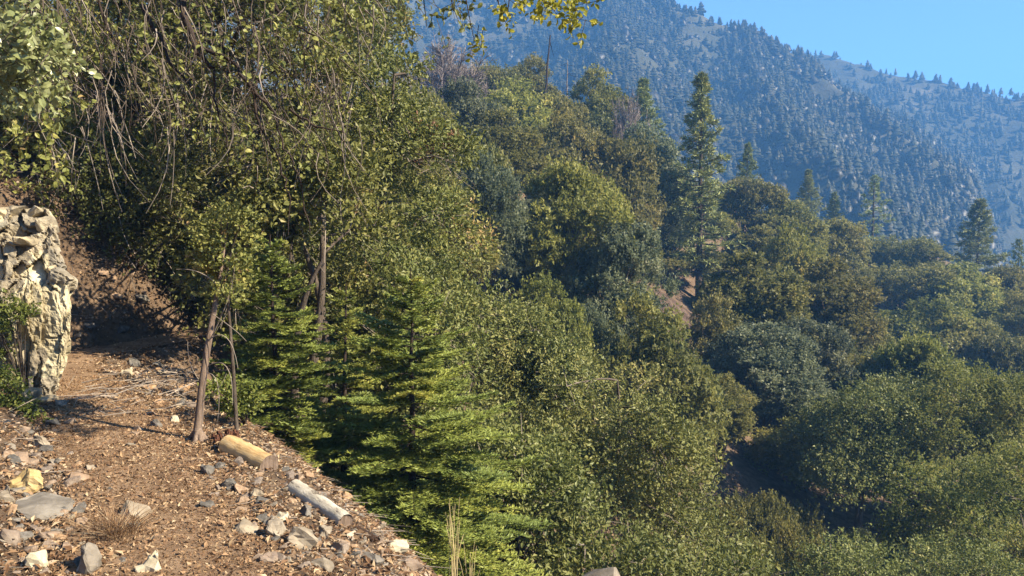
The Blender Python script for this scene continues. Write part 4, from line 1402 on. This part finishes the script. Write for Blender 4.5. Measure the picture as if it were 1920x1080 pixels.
def wall_oak(label, poly, dr, trunk_uv, nc, nshoot, nleaf, leaf, mat, seed, rc=(.28, .55), twigp=.28, tint0=.45, bark='bark', twmat='twig', stem_h=(.7, .95), group=None, lean=0.0, name='oak_tree'):
    r = np.random.default_rng(seed)
    pl = np.array(poly, float)
    u = r.uniform(pl[:, 0].min(), pl[:, 0].max(), nc * 6); v = r.uniform(pl[:, 1].min(), pl[:, 1].max(), nc * 6)
    k = in_poly(u, v, poly)
    u, v = u[k][:nc], v[k][:nc]
    d = r.uniform(dr[0], dr[1], len(u))
    C = np.array([unproject(a, b, c) for a, b, c in zip(u, v, d)])
    # keep crowns above the ground
    gz = H(C[:, 0], C[:, 1])
    C[:, 2] = np.maximum(C[:, 2], gz + .25)
    C = C[~over_strip(C)]
    RC = r.uniform(*rc, len(C))
    tu, td = trunk_uv
    bx = (tu - CU) / FPX * td
    B = np.array([bx, td, float(H(bx, td))])
    o = thing(name, label, 'tree', B, group)
    tm, wm, cm = MB(), MB(), MB()
    top = C[:, 2].max()
    cen = C.mean(0)
    stems = []
    for s_ in range(3):
        e = cen + r.normal(0, .25, 3) * (C.std(0) + .1) * 2.2
        e[2] = B[2] + (top - B[2]) * r.uniform(*stem_h)
        mid = (B + e) / 2 + r.normal(0, .35, 3)
        pp = bezier(B + [r.normal(0, .1), r.normal(0, .1), -.3], mid, e, 11)
        tube(tm, pp - B, np.linspace(.10, .02, 11), 7, .5)
        stems.append(pp)
    for c in C:
        best = min(((np.linalg.norm(pp[i] - c) + 1.0 * max(0, pp[i][2] - c[2] + .2), s_, i) for s_, pp in enumerate(stems) for i in range(2, 11)))
        a = stems[best[1]][best[2]]
        pp = bezier(a, (a + c) / 2 + r.normal(0, .15, 3) + [0, 0, .12], c, 6)
        tube(tm, pp - B, np.linspace(.026, .007, 6), 4, .5)
        for q_ in range(5):
            e = c + rdir(r, 1)[0] * r.uniform(.3, .75)
            p2 = bezier(pp[r.integers(2, 6)], (pp[4] + e) / 2 + r.normal(0, .1, 3), e + [0, 0, -.1], 5)
            tube(wm, p2 - B, np.linspace(.009, .003, 5), 3, r.uniform(0, 1), smooth=False)
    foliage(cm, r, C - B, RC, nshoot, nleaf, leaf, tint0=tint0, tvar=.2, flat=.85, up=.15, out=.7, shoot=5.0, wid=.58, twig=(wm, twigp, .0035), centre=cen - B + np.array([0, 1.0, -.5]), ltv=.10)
    tm.build('trunk', M[bark], o)
    wm.build('twigs', M[twmat], o)
    cm.build('crown', M[mat], o)
    return o


wall_oak('large olive oak spilling down to the fir, its edge against the dark gap', [(560, 40), (690, 80), (755, 135), (790, 215), (845, 285), (835, 350), (880, 425), (865, 500), (885, 560), (760, 580), (560, 560), (500, 260)], (12.5, 16), (660, 14.6), 100, 52, 10, 0.075, 'oak_near', 901)
wall_oak('airy twiggy oak behind the dead leaning trunk', [(330, -120), (600, -120), (640, 80), (560, 300), (560, 560), (420, 560), (350, 420), (300, 200)], (9.6, 14), (470, 12.6), 88, 46, 10, 0.072, 'oak_near', 902, twigp=.4)
wall_oak('thin brown-twigged oak above the sunlit strip of bank', [(120, -120), (380, -120), (360, 200), (330, 430), (270, 450), (150, 400), (110, 200)], (12, 15.5), (230, 13.8), 92, 40, 10, 0.068, 'oak_near', 903, twigp=.45, tint0=.5)
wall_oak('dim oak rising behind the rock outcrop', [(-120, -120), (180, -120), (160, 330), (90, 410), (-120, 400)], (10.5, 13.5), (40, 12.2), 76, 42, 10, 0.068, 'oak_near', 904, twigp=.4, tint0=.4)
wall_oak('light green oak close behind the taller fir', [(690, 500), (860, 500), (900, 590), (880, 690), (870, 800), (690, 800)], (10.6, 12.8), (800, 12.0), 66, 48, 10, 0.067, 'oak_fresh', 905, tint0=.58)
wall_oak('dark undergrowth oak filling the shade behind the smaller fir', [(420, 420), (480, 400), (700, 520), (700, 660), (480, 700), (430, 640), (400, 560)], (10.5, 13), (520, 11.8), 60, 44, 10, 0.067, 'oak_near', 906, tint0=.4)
wall_oak('dense dark oak clump added to shade the end of the trail', [(490, 300), (660, 300), (700, 440), (600, 480), (480, 440)], (9.3, 10.8), (535, 10.7), 46, 50, 10, .07, 'oak_near', 915, rc=(.28, .42), twigp=.1, tint0=.42)  # oak put in to throw shade on the lower bank
wall_oak('grey-green scrub oak covering the bank above the rock outcrop', [(70, 290), (340, 290), (350, 560), (300, 545), (230, 480), (120, 415), (70, 385)], (10.8, 13.2), (220, 12.6), 80, 44, 10, .055, 'oak_near', 919, rc=(.22, .4), twigp=.5, tint0=.42, stem_h=(.2, .6))
wall_oak('brownish oak top seen through the twigs near the grey brush', [(600, -100), (720, -60), (760, 60), (740, 130), (640, 100)], (17, 20), (690, 18.5), 34, 40, 10, 0.081, 'oak_near', 907, twigp=.6, tint0=.5)
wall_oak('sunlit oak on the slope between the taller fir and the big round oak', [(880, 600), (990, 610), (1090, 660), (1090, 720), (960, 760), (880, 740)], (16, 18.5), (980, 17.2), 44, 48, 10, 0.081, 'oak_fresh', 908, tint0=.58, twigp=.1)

# big round oak below the path
def big_oak():
    poly = [(960, 740), (1060, 700), (1150, 705), (1230, 760), (1270, 850), (1310, 870), (1345, 960), (1335, 1060), (1380, 1180), (1000, 1200), (930, 1000)]
    return wall_oak('big round sunlit oak below the path beside the taller fir', poly, (15, 19), (1150, 17.5), 120, 50, 10, 0.086, 'oak_fresh', 911, rc=(.4, .7), twigp=.1, tint0=.52)


big_oak()
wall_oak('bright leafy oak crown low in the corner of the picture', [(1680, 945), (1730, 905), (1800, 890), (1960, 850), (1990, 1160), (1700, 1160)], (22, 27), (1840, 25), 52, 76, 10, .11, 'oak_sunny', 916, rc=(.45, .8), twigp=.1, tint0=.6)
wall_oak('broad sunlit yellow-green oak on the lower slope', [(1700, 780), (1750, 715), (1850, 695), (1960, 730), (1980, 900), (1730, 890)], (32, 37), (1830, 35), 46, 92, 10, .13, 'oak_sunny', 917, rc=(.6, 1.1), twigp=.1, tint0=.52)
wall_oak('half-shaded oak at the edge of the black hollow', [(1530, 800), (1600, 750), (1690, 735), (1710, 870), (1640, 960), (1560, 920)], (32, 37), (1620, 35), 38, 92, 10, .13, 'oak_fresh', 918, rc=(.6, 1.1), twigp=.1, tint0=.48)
wall_oak('leafy undergrowth between the taller fir and the big round oak', [(790, 850), (960, 830), (1060, 900), (1080, 1000), (940, 1010), (800, 930)], (9.6, 12.5), (930, 11), 60, 44, 10, 0.066, 'oak_fresh', 914, rc=(.25, .42), twigp=.1, tint0=.4, stem_h=(.1, .4))
wall_oak('low oak thicket under the trail edge at the bottom of the picture', [(930, 985), (1080, 1015), (1250, 1050), (1400, 1060), (1420, 1180), (900, 1180)], (8.5, 12.5), (1120, 10.5), 70, 46, 10, 0.066, 'oak_fresh', 912, rc=(.22, .4), twigp=.1, tint0=.5, stem_h=(.1, .4))
wall_oak('oak thicket at the bottom of the black hollow', [(1500, 1060), (1560, 1025), (1640, 1040), (1900, 1060), (1960, 1180), (1490, 1180)], (17, 22), (1680, 19.5), 70, 46, 10, 0.083, 'oak_fresh', 913, rc=(.4, .7), twigp=.1, tint0=.45, stem_h=(.1, .4))

# ------------------------------------------------------------------ firs
def fir(u, vtop, d, W, label, seed, whorls, per):
    top = unproject(u, vtop, d)
    g = float(H(top[0], top[1]))
    Hh = top[2] - g
    t, c, n = fir_mesh(seed, Hh, W, whorls, per, 'fir')
    o = thing('fir_tree', label, 'tree', (top[0], top[1], g))
    link('trunk', t, o); link('crown', c, o)
    FACTS.append(('fir', round(Hh, 2), n))


fir(772, 500, 8.0, 3.3, 'taller young fir with long layered boughs reaching over the slope', 61, 17, 7)
fir(516, 440, 7.9, 2.1, 'smaller young fir standing behind the two logs', 62, 16, 6)
fir(638, 530, 9.3, 2.1, 'dim young fir wedged between the two larger firs', 63, 15, 6)

# ------------------------------------------------------------------ overhanging oak: limbs, twigs and leaf sprays close to the camera
rr = np.random.default_rng(33)
ox, oy = -4.6, 4.4
og = float(H(ox, oy))
oo = thing('overhanging_oak', 'dark oak whose bare limbs and leaf sprays hang in from above the trail', 'tree', (ox, oy, og))
B = np.array([ox, oy, og])
m = MB()
tp = np.array([[ox, oy, og - .3], [ox + .15, oy + .1, og + 1.2], [ox + .5, oy + .4, og + 2.4], [ox + 1.1, oy + .7, og + 3.2], [ox + 1.9, oy + .8, og + 3.7]])
tube(m, tp - B, [.16, .14, .12, .10, .08], 10, .5, rough=.05, r=rr)
m.build('trunk', M['bark_dark'], oo)
limbs = [
    ([(330, -60, 5.4), (345, 30, 5.3), (372, 100, 5.2), (400, 130, 5.15)], .030),
    ([(250, -60, 5.6), (270, 20, 5.5), (300, 70, 5.4), (320, 120, 5.3), (360, 160, 5.2)], .018),
    ([(372, 90, 5.2), (430, 110, 5.1), (475, 165, 5.0), (480, 215, 5.0), (505, 270, 5.0), (522, 300, 5.0)], .014),
    ([(475, 165, 5.0), (515, 210, 5.0), (530, 270, 5.0), (560, 330, 5.0), (585, 440, 5.0)], .010),
    ([(500, -50, 5.6), (520, 20, 5.5), (560, 50, 5.4), (610, 80, 5.3)], .013),
    ([(522, 300, 5.0), (545, 370, 5.0), (540, 440, 5.0)], .007),
    ([(540, 205, 5.0), (600, 240, 5.0), (650, 250, 5.0)], .009),
    ([(400, 130, 5.15), (405, 200, 5.1), (425, 260, 5.1), (430, 330, 5.1)], .008),
    ([(180, -60, 5.0), (190, 30, 5.0), (215, 80, 5.0)], .012),
    ([(40, -60, 4.6), (60, 0, 4.5), (90, 40, 4.4)], .014),
    ([(80, -80, 4.6), (240, -90, 4.9), (500, -110, 5.2), (800, -100, 5.0), (1100, -70, 4.8)], .030),
]
for pts, rad in limbs:
    m = MB()
    w_ = np.array([unproject(*p_) for p_ in pts])
    # smooth the polyline
    tt = np.linspace(0, len(w_) - 1, len(w_) * 4)
    w2 = np.stack([np.interp(tt, np.arange(len(w_)), w_[:, k]) for k in range(3)], 1) + rr.normal(0, .006, (len(tt), 3))
    tube(m, w2 - B, np.linspace(rad, rad * .35, len(w2)), 6, .4, rough=.1, r=rr)
    m.build('limb', M['bark_dark'], oo)
# hanging twigs
m = MB()
for k in range(230):
    u = rr.uniform(60, 640); v = rr.uniform(-60, 180) + (80 if 380 < u < 620 else 0) * rr.random(); d = rr.uniform(4.7, 6.2)
    L = rr.uniform(40, 170)
    a = unproject(u, v, d); b = unproject(u + rr.normal(8, 30), v + L * .5, d + rr.normal(0, .1)); c = unproject(u + rr.normal(18, 45), v + L, d + rr.normal(0, .15))
    tube(m, bezier(a, b, c, 5) - B, np.linspace(.005, .0016, 5) * rr.uniform(.6, 1.2), 3, rr.uniform(0, .6), smooth=False)
m.build('hanging_twigs', M['bark'], oo)
m = MB()
for k in range(130):
    u = rr.uniform(40, 700); v = rr.uniform(-40, 260) + (80 if 380 < u < 620 else 0) * rr.random(); d = rr.uniform(4.7, 6.2)
    L = rr.uniform(40, 170)
    a = unproject(u, v, d); b = unproject(u + rr.normal(8, 30), v + L * .5, d + rr.normal(0, .1)); c = unproject(u + rr.normal(18, 45), v + L, d + rr.normal(0, .15))
    tube(m, bezier(a, b, c, 5) - B, np.linspace(.005, .0016, 5) * rr.uniform(.6, 1.2), 3, rr.uniform(0, .6), smooth=False)
m.build('hanging_twigs', M['twig'], oo)


def spray(mat, regions, leaf, seed, per=9, lsp=.16, tint=.5, name='leaves'):
    r = np.random.default_rng(seed)
    cm, wm = MB(), MB()
    for (u0, v0, u1, v1, n, d0, d1) in regions:
        for k in range(n):
            a = unproject(r.uniform(u0, u1), r.uniform(v0, v1), r.uniform(d0, d1))
            dr = norm(np.array([r.normal(0, .6), r.normal(0, .6), r.normal(-.4, .6)]))
            e = a + dr * lsp
            thin(wm, a[None] - B - dr * .05, e[None] - B, .0025, .4)
            t = r.uniform(0, 1, per)[:, None]
            P = a + (e - a) * t + r.normal(0, .012, (per, 3))
            D = norm(dr * .5 + rdir(r, per)); N = norm(rdir(r, per) + np.array([.5, -.3, .7]))
            L = leaf * r.uniform(.65, 1.25, per)
            leaves(cm, P - B, D, N, L, L * .62, np.clip(r.normal(tint, .2, per), 0, 1), six=True, fold=.18)
    s_ = cm.build(name, M[mat], oo)
    tag(wm.build('twigs', M['bark'], s_), kind='stuff')


spray('oak_sunlit', [(-20, 30, 110, 120, 76, 3.7, 4.3), (-20, 100, 80, 180, 42, 3.8, 4.3), (60, 60, 130, 140, 20, 3.8, 4.2), (40, 150, 90, 200, 9, 4, 4.3)], .044, 71, per=10)
spray('oak_near', [(130, -30, 640, 120, 90, 4.8, 6.0), (280, 80, 640, 300, 60, 4.9, 6.0), (600, -20, 760, 60, 34, 5, 6), (0, 150, 140, 330, 40, 4.3, 5)], .042, 72, per=8)
spray('oak_gold', [(935, -30, 1105, 18, 26, 4.7, 5.1), (940, 10, 955, 40, 3, 4.8, 5), (1068, 10, 1095, 58, 9, 4.7, 4.9), (1030, 0, 1050, 25, 3, 4.8, 4.9), (880, 60, 908, 90, 4, 5.0, 5.2)], .042, 73, per=8, lsp=.11)
spray('oak_near', [(790, -10, 890, 50, 16, 5.2, 5.6)], .042, 75, per=8, tint=.3)
# twigs that carry the golden sprays down from the limb over the picture
m = MB()
for (u0, u1, v1, d) in [(920, 940, 30, 4.9), (960, 950, 40, 4.9), (1030, 1040, 22, 4.85), (1075, 1082, 55, 4.8), (1100, 1100, 10, 4.8), (840, 860, 40, 5.1), (860, 890, 80, 5.1), (780, 800, 50, 5.2), (720, 760, 30, 5.3), (640, 690, 40, 5.4)]:
    a = unproject(u0, -100, d); c = unproject(u1, v1, d)
    tube(m, bezier(a, (a + c) / 2 + rr.normal(0, .03, 3), c, 6) - B, np.linspace(.006, .002, 6), 4, .3)
m.build('hanging_twigs', M['bark_dark'], oo)

# ------------------------------------------------------------------ bare and rusty brush over the bank
def dead_shrub(label, u, v, d, W, Hh, mat, seed, n=18, rusty=0):
    P = unproject(u, v, d)
    g = float(H(P[0], P[1]))
    o = thing('bare_shrub', label, 'shrub', (P[0], P[1], g))
    me = make_bare(seed, W, P[2] - g + Hh * .5, n, mat)
    link('branches', me, o)
    if rusty:
        r = np.random.default_rng(seed)
        cm = MB()
        C = r.normal(0, 1, (rusty, 3)) * [W * .25, W * .25, Hh * .2] + [0, 0, P[2] - g]
        foliage(cm, r, C, np.full(rusty, .10), 8, 8, .04, tvar=.2)
        cm.build('dry_leaves', M['rust'], o)


dead_shrub('rust-tipped branch in the edge of the large olive oak', 815, 262, 13.2, .7, .8, 'twig', 84, 5, rusty=7)

# leafy shrubs on and below the outcrop
def leafy_shrub(label, regs, dr, leaf, seed, mat='shrub', stem=False):
    r = np.random.default_rng(seed)
    C = []
    for (u0, v0, u1, v1, n) in regs:
        for k in range(n):
            C.append(unproject(r.uniform(u0, u1), r.uniform(v0, v1), r.uniform(*dr)))
    C = np.array(C)
    b = C.mean(0) + [0, .2, 0]; b[2] = float(H(b[0], b[1]))
    o = thing('leafy_shrub', label, 'shrub', b)
    cm, tm = MB(), MB()
    foliage(cm, r, C - b, np.full(len(C), .07), 9, 7, leaf, tint0=.5, tvar=.2, shoot=2.2, wid=.62, six=True)
    if stem:
        mid = C.mean(0) - b
        tube(tm, bezier(np.array([0, 0, -.1]), mid * [.2, .2, .5], mid, 8), np.linspace(.02, .009, 8), 6, .4)
    for c in C:
        e = c - b
        if stem:
            tube(tm, bezier(mid * [1, 1, r.uniform(.75, 1)], (mid + e) / 2 + r.normal(0, .04, 3), e, 5), np.linspace(.006, .002, 5), 4, .4)
            continue
        tube(tm, bezier(np.array([0, 0, 0.0]), e * [.5, .5, .7], e, 5), np.linspace(.007, .002, 5), 4, .4)
    tm.build('stems', M['bark'], o)
    cm.build('foliage', M[mat], o)


leafy_shrub('green leafy sprig growing out of the rock outcrop', [(-15, 550, 30, 630, 12), (30, 575, 60, 600, 3), (-10, 640, 12, 680, 2)], (rock_d - .35, rock_d - .05), .030, 91)
leafy_shrub('yellow-green shrub at the foot of the rock outcrop by the picture edge', [(-15, 700, 45, 790, 26), (20, 760, 70, 800, 6)], (rock_d - .9, rock_d - .45), .028, 92)
leafy_shrub('slender leafy oak sapling wrapping the top of the dead leaning trunk', [(365, 400, 470, 520, 46), (400, 500, 460, 560, 10)], (5.85, 6.5), .034, 94, 'oak_near', True)
leafy_shrub('small oak seedling behind the dead leaning trunk', [(430, 735, 470, 780, 14), (400, 720, 440, 760, 6)], (6.6, 6.9), .035, 93)

# dry grass stalks at the slope edge and the brown tuft on the bank
def stalks(label, u, vb, vt, d, n, spread, seed, rad=.0022, mat='straw', name='dry_grass'):
    r = np.random.default_rng(seed)
    b = unproject(u, vb, d); g = min(float(H(b[0], b[1])), b[2])
    t = unproject(u, vt, d)
    o = thing(name, label, 'grass clump', (b[0], b[1], g))
    m = MB()
    hh = t[2] - g
    for k in range(n):
        x_, y_ = r.normal(0, spread * .4, 2)
        h_ = hh * r.uniform(.55, 1.0)
        e = np.array([x_ + r.normal(0, spread), y_ + r.normal(0, spread), h_])
        tube(m, bezier(np.array([x_, y_, -.05]), np.array([x_, y_, h_ * .6]), e, 6), np.linspace(rad, rad * .5, 6), 3, r.uniform(0, 1), smooth=False)
    m.build('stalks', M[mat], o)


stalks('tall dry straw stalks standing in front of the fir at the slope edge', 850, 1078, 925, 4.9, 16, .035, 95)
stalks('short bent dry stalks by the lower corner of the rubble', 880, 1090, 1010, 4.6, 9, .03, 96)
P = ground_hit(225, 1010)
stalks('brown tuft of dry needles and stems on the bank below the flagstone', 225, 1025, 955, P[1], 260, .10, 97, .0018, 'litter', 'dry_tuft')

# ------------------------------------------------------------------ forest on the far mountains
def far_conifer(r, layers=5, n=6):
    """stacked ragged skirts"""
    vs, fs, ts = [], [], []
    for k in range(layers):
        t = k / layers
        z1 = min(1, .16 + .84 * (k + 1.5) / (layers + .5)); z0 = .08 + .86 * t
        rad = .20 * (1 - t) ** .8 + .025
        b = len(vs)
        vs.append((0, 0, z1))
        tone = r.uniform(.35, .65)
        for j_ in range(n):
            a = (j_ + r.uniform(-.3, .3)) / n * 6.283 + k
            rr_ = rad * r.uniform(.6, 1.3)
            vs.append((math.cos(a) * rr_, math.sin(a) * rr_, z0 + r.normal(0, .02)))
        for j_ in range(n):
            fs.append((b, b + 1 + j_, b + 1 + (j_ + 1) % n)); ts.append(tone + r.normal(0, .06))
    return np.array(vs), np.array(fs), np.array(ts)


fr2 = np.random.default_rng(123)
kinds = [far_conifer(fr2, l_, n_) for l_, n_ in ((5, 6), (4, 6), (6, 6), (5, 5))]
def far_points(fn, n, amin, amax, rmin, rmax, seed, dens_scale, cut):
    r = np.random.default_rng(seed)
    a = np.radians(r.uniform(amin, amax, n)); rad = np.sqrt(r.uniform(rmin ** 2, rmax ** 2, n))
    x, y = np.sin(a) * rad, np.cos(a) * rad
    k = fbm(x, y, dens_scale, 3, seed) + r.normal(0, .12, n) > cut
    x, y = x[k], y[k]
    z = fn(x, y)
    # keep only what faces the camera side
    u = CU + FPX * (x / y); vv = CV - np.tan(np.arctan2(z - 1.6, y) - PITCH) * FPX
    k = (u > 640) & (u < 2000) & (vv > -160) & (vv < 560) & (z > -70)
    return x[k], y[k], z[k], u[k], vv[k]


def hidden(x, y, z, fn):
    """True where the mountain itself stands between a point and the camera"""
    h = np.zeros(len(x), bool)
    for t in np.linspace(.35, .985, 26):
        zz = 1.6 + (z + 8 - 1.6) * t
        h |= fn(x * t, y * t) > zz + 2
    return h


x, y, z, u, vv = far_points(f1, 13000, -8, 34, 225, 615, 11, 36, -.20)
k = ~hidden(x, y, z, f1)
x, y, z = x[k], y[k], z[k]
hts = fr2.uniform(2.6, 7.0, len(x)) * (1 + .35 * (fr2.random(len(x)) < .1))
order = np.argsort(-hts / y)
n_ind = 160
ind, rest = order[:n_ind], order[n_ind:]
ind_mesh = []
for vs, fs, ts in kinds:
    m = MB(); m.add(vs, fs, ts, 0, True); ind_mesh.append(m.mesh('crown', M['far']))
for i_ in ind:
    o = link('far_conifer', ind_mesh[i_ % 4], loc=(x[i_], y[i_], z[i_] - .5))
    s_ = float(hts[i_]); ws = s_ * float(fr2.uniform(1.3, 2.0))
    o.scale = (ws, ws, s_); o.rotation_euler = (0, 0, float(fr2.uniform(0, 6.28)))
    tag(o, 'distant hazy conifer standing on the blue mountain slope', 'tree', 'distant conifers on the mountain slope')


def mass(name, x, y, z, hts, wmul, ids, mat, shapes):
    mb = MB()
    for kk in range(len(shapes)):
        vs, fs, ts = shapes[kk]
        sel = ids[kk::len(shapes)]
        n = len(sel)
        a = fr2.uniform(0, 6.28, n)
        ca, sa = np.cos(a), np.sin(a)
        ws = hts[sel] * fr2.uniform(1.25, 2.1, n) * wmul
        X = (vs[None, :, 0] * ca[:, None] - vs[None, :, 1] * sa[:, None]) * ws[:, None] + x[sel][:, None]
        Y = (vs[None, :, 0] * sa[:, None] + vs[None, :, 1] * ca[:, None]) * ws[:, None] + y[sel][:, None]
        Zz = vs[None, :, 2] * hts[sel][:, None] + z[sel][:, None] - .4
        V = np.stack([X, Y, Zz], -1).reshape(-1, 3)
        F = (fs[None] + np.arange(n)[:, None, None] * len(vs)).reshape(-1, 3)
        tt = np.clip(np.tile(ts, n) + np.repeat(fr2.normal(0, .18, n), len(fs)), 0, 1)
        mb.add(V, F, tt, 0, True)
    o = mb.build(name, mat)
    tag(o, kind='stuff')
    return o


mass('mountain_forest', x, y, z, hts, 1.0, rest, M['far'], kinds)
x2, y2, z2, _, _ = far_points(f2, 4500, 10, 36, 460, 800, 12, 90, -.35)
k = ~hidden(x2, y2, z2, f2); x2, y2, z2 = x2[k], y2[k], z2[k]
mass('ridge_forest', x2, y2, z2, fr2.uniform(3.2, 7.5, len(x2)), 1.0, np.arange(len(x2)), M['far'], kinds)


# chaparral mounds on the mountain
def mound(r):
    """a rounded bush: a lumpy dome"""
    vs, fs = [(0, 0, .85 + r.normal(0, .06))], []
    rings = [(.45, .74, 6), (.85, .42, 8), (1.0, .02, 9)]
    prev = None
    for rad, z_, n in rings:
        cur = []
        for j_ in range(n):
            a = (j_ + r.uniform(-.3, .3)) / n * 6.283
            q_ = r.uniform(.75, 1.25)
            cur.append(len(vs)); vs.append((math.cos(a) * rad * q_, math.sin(a) * rad * q_, z_ * r.uniform(.75, 1.25)))
        if prev is None:
            for j_ in range(n):
                fs.append((0, cur[j_], cur[(j_ + 1) % n]))
        else:
            i_ = j_ = 0
            m_ = len(prev)
            while i_ < m_ or j_ < n:
                if j_ < n and (i_ >= m_ or j_ / n <= i_ / m_):
                    fs.append((prev[i_ % m_], cur[j_ % n], cur[(j_ + 1) % n])); j_ += 1
                else:
                    fs.append((prev[i_ % m_], cur[j_ % n], prev[(i_ + 1) % m_])); i_ += 1
        prev = cur
    return np.array(vs), np.array(fs), np.full(len(fs), .5) + r.normal(0, .05, len(fs))


mk = [mound(fr2) for _ in range(4)]
x3, y3, z3, _, _ = far_points(f1, 4500, -6, 34, 200, 570, 13, 24, -.32)
k = ~hidden(x3, y3, z3, f1); x3, y3, z3 = x3[k], y3[k], z3[k]
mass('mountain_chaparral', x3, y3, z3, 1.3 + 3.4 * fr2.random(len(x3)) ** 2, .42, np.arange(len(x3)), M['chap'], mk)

for ft in FACTS:
    print('TREE', ft)
print('TRIS', sum(len(m_.loops) - 2 * len(m_.polygons) for m_ in bpy.data.meshes))

from collections import Counter
_c = Counter()
for m_ in bpy.data.meshes:
    _c[m_.name.split('.')[0]] += len(m_.loops) - 2 * len(m_.polygons)
print('TRISBY', _c.most_common(20))
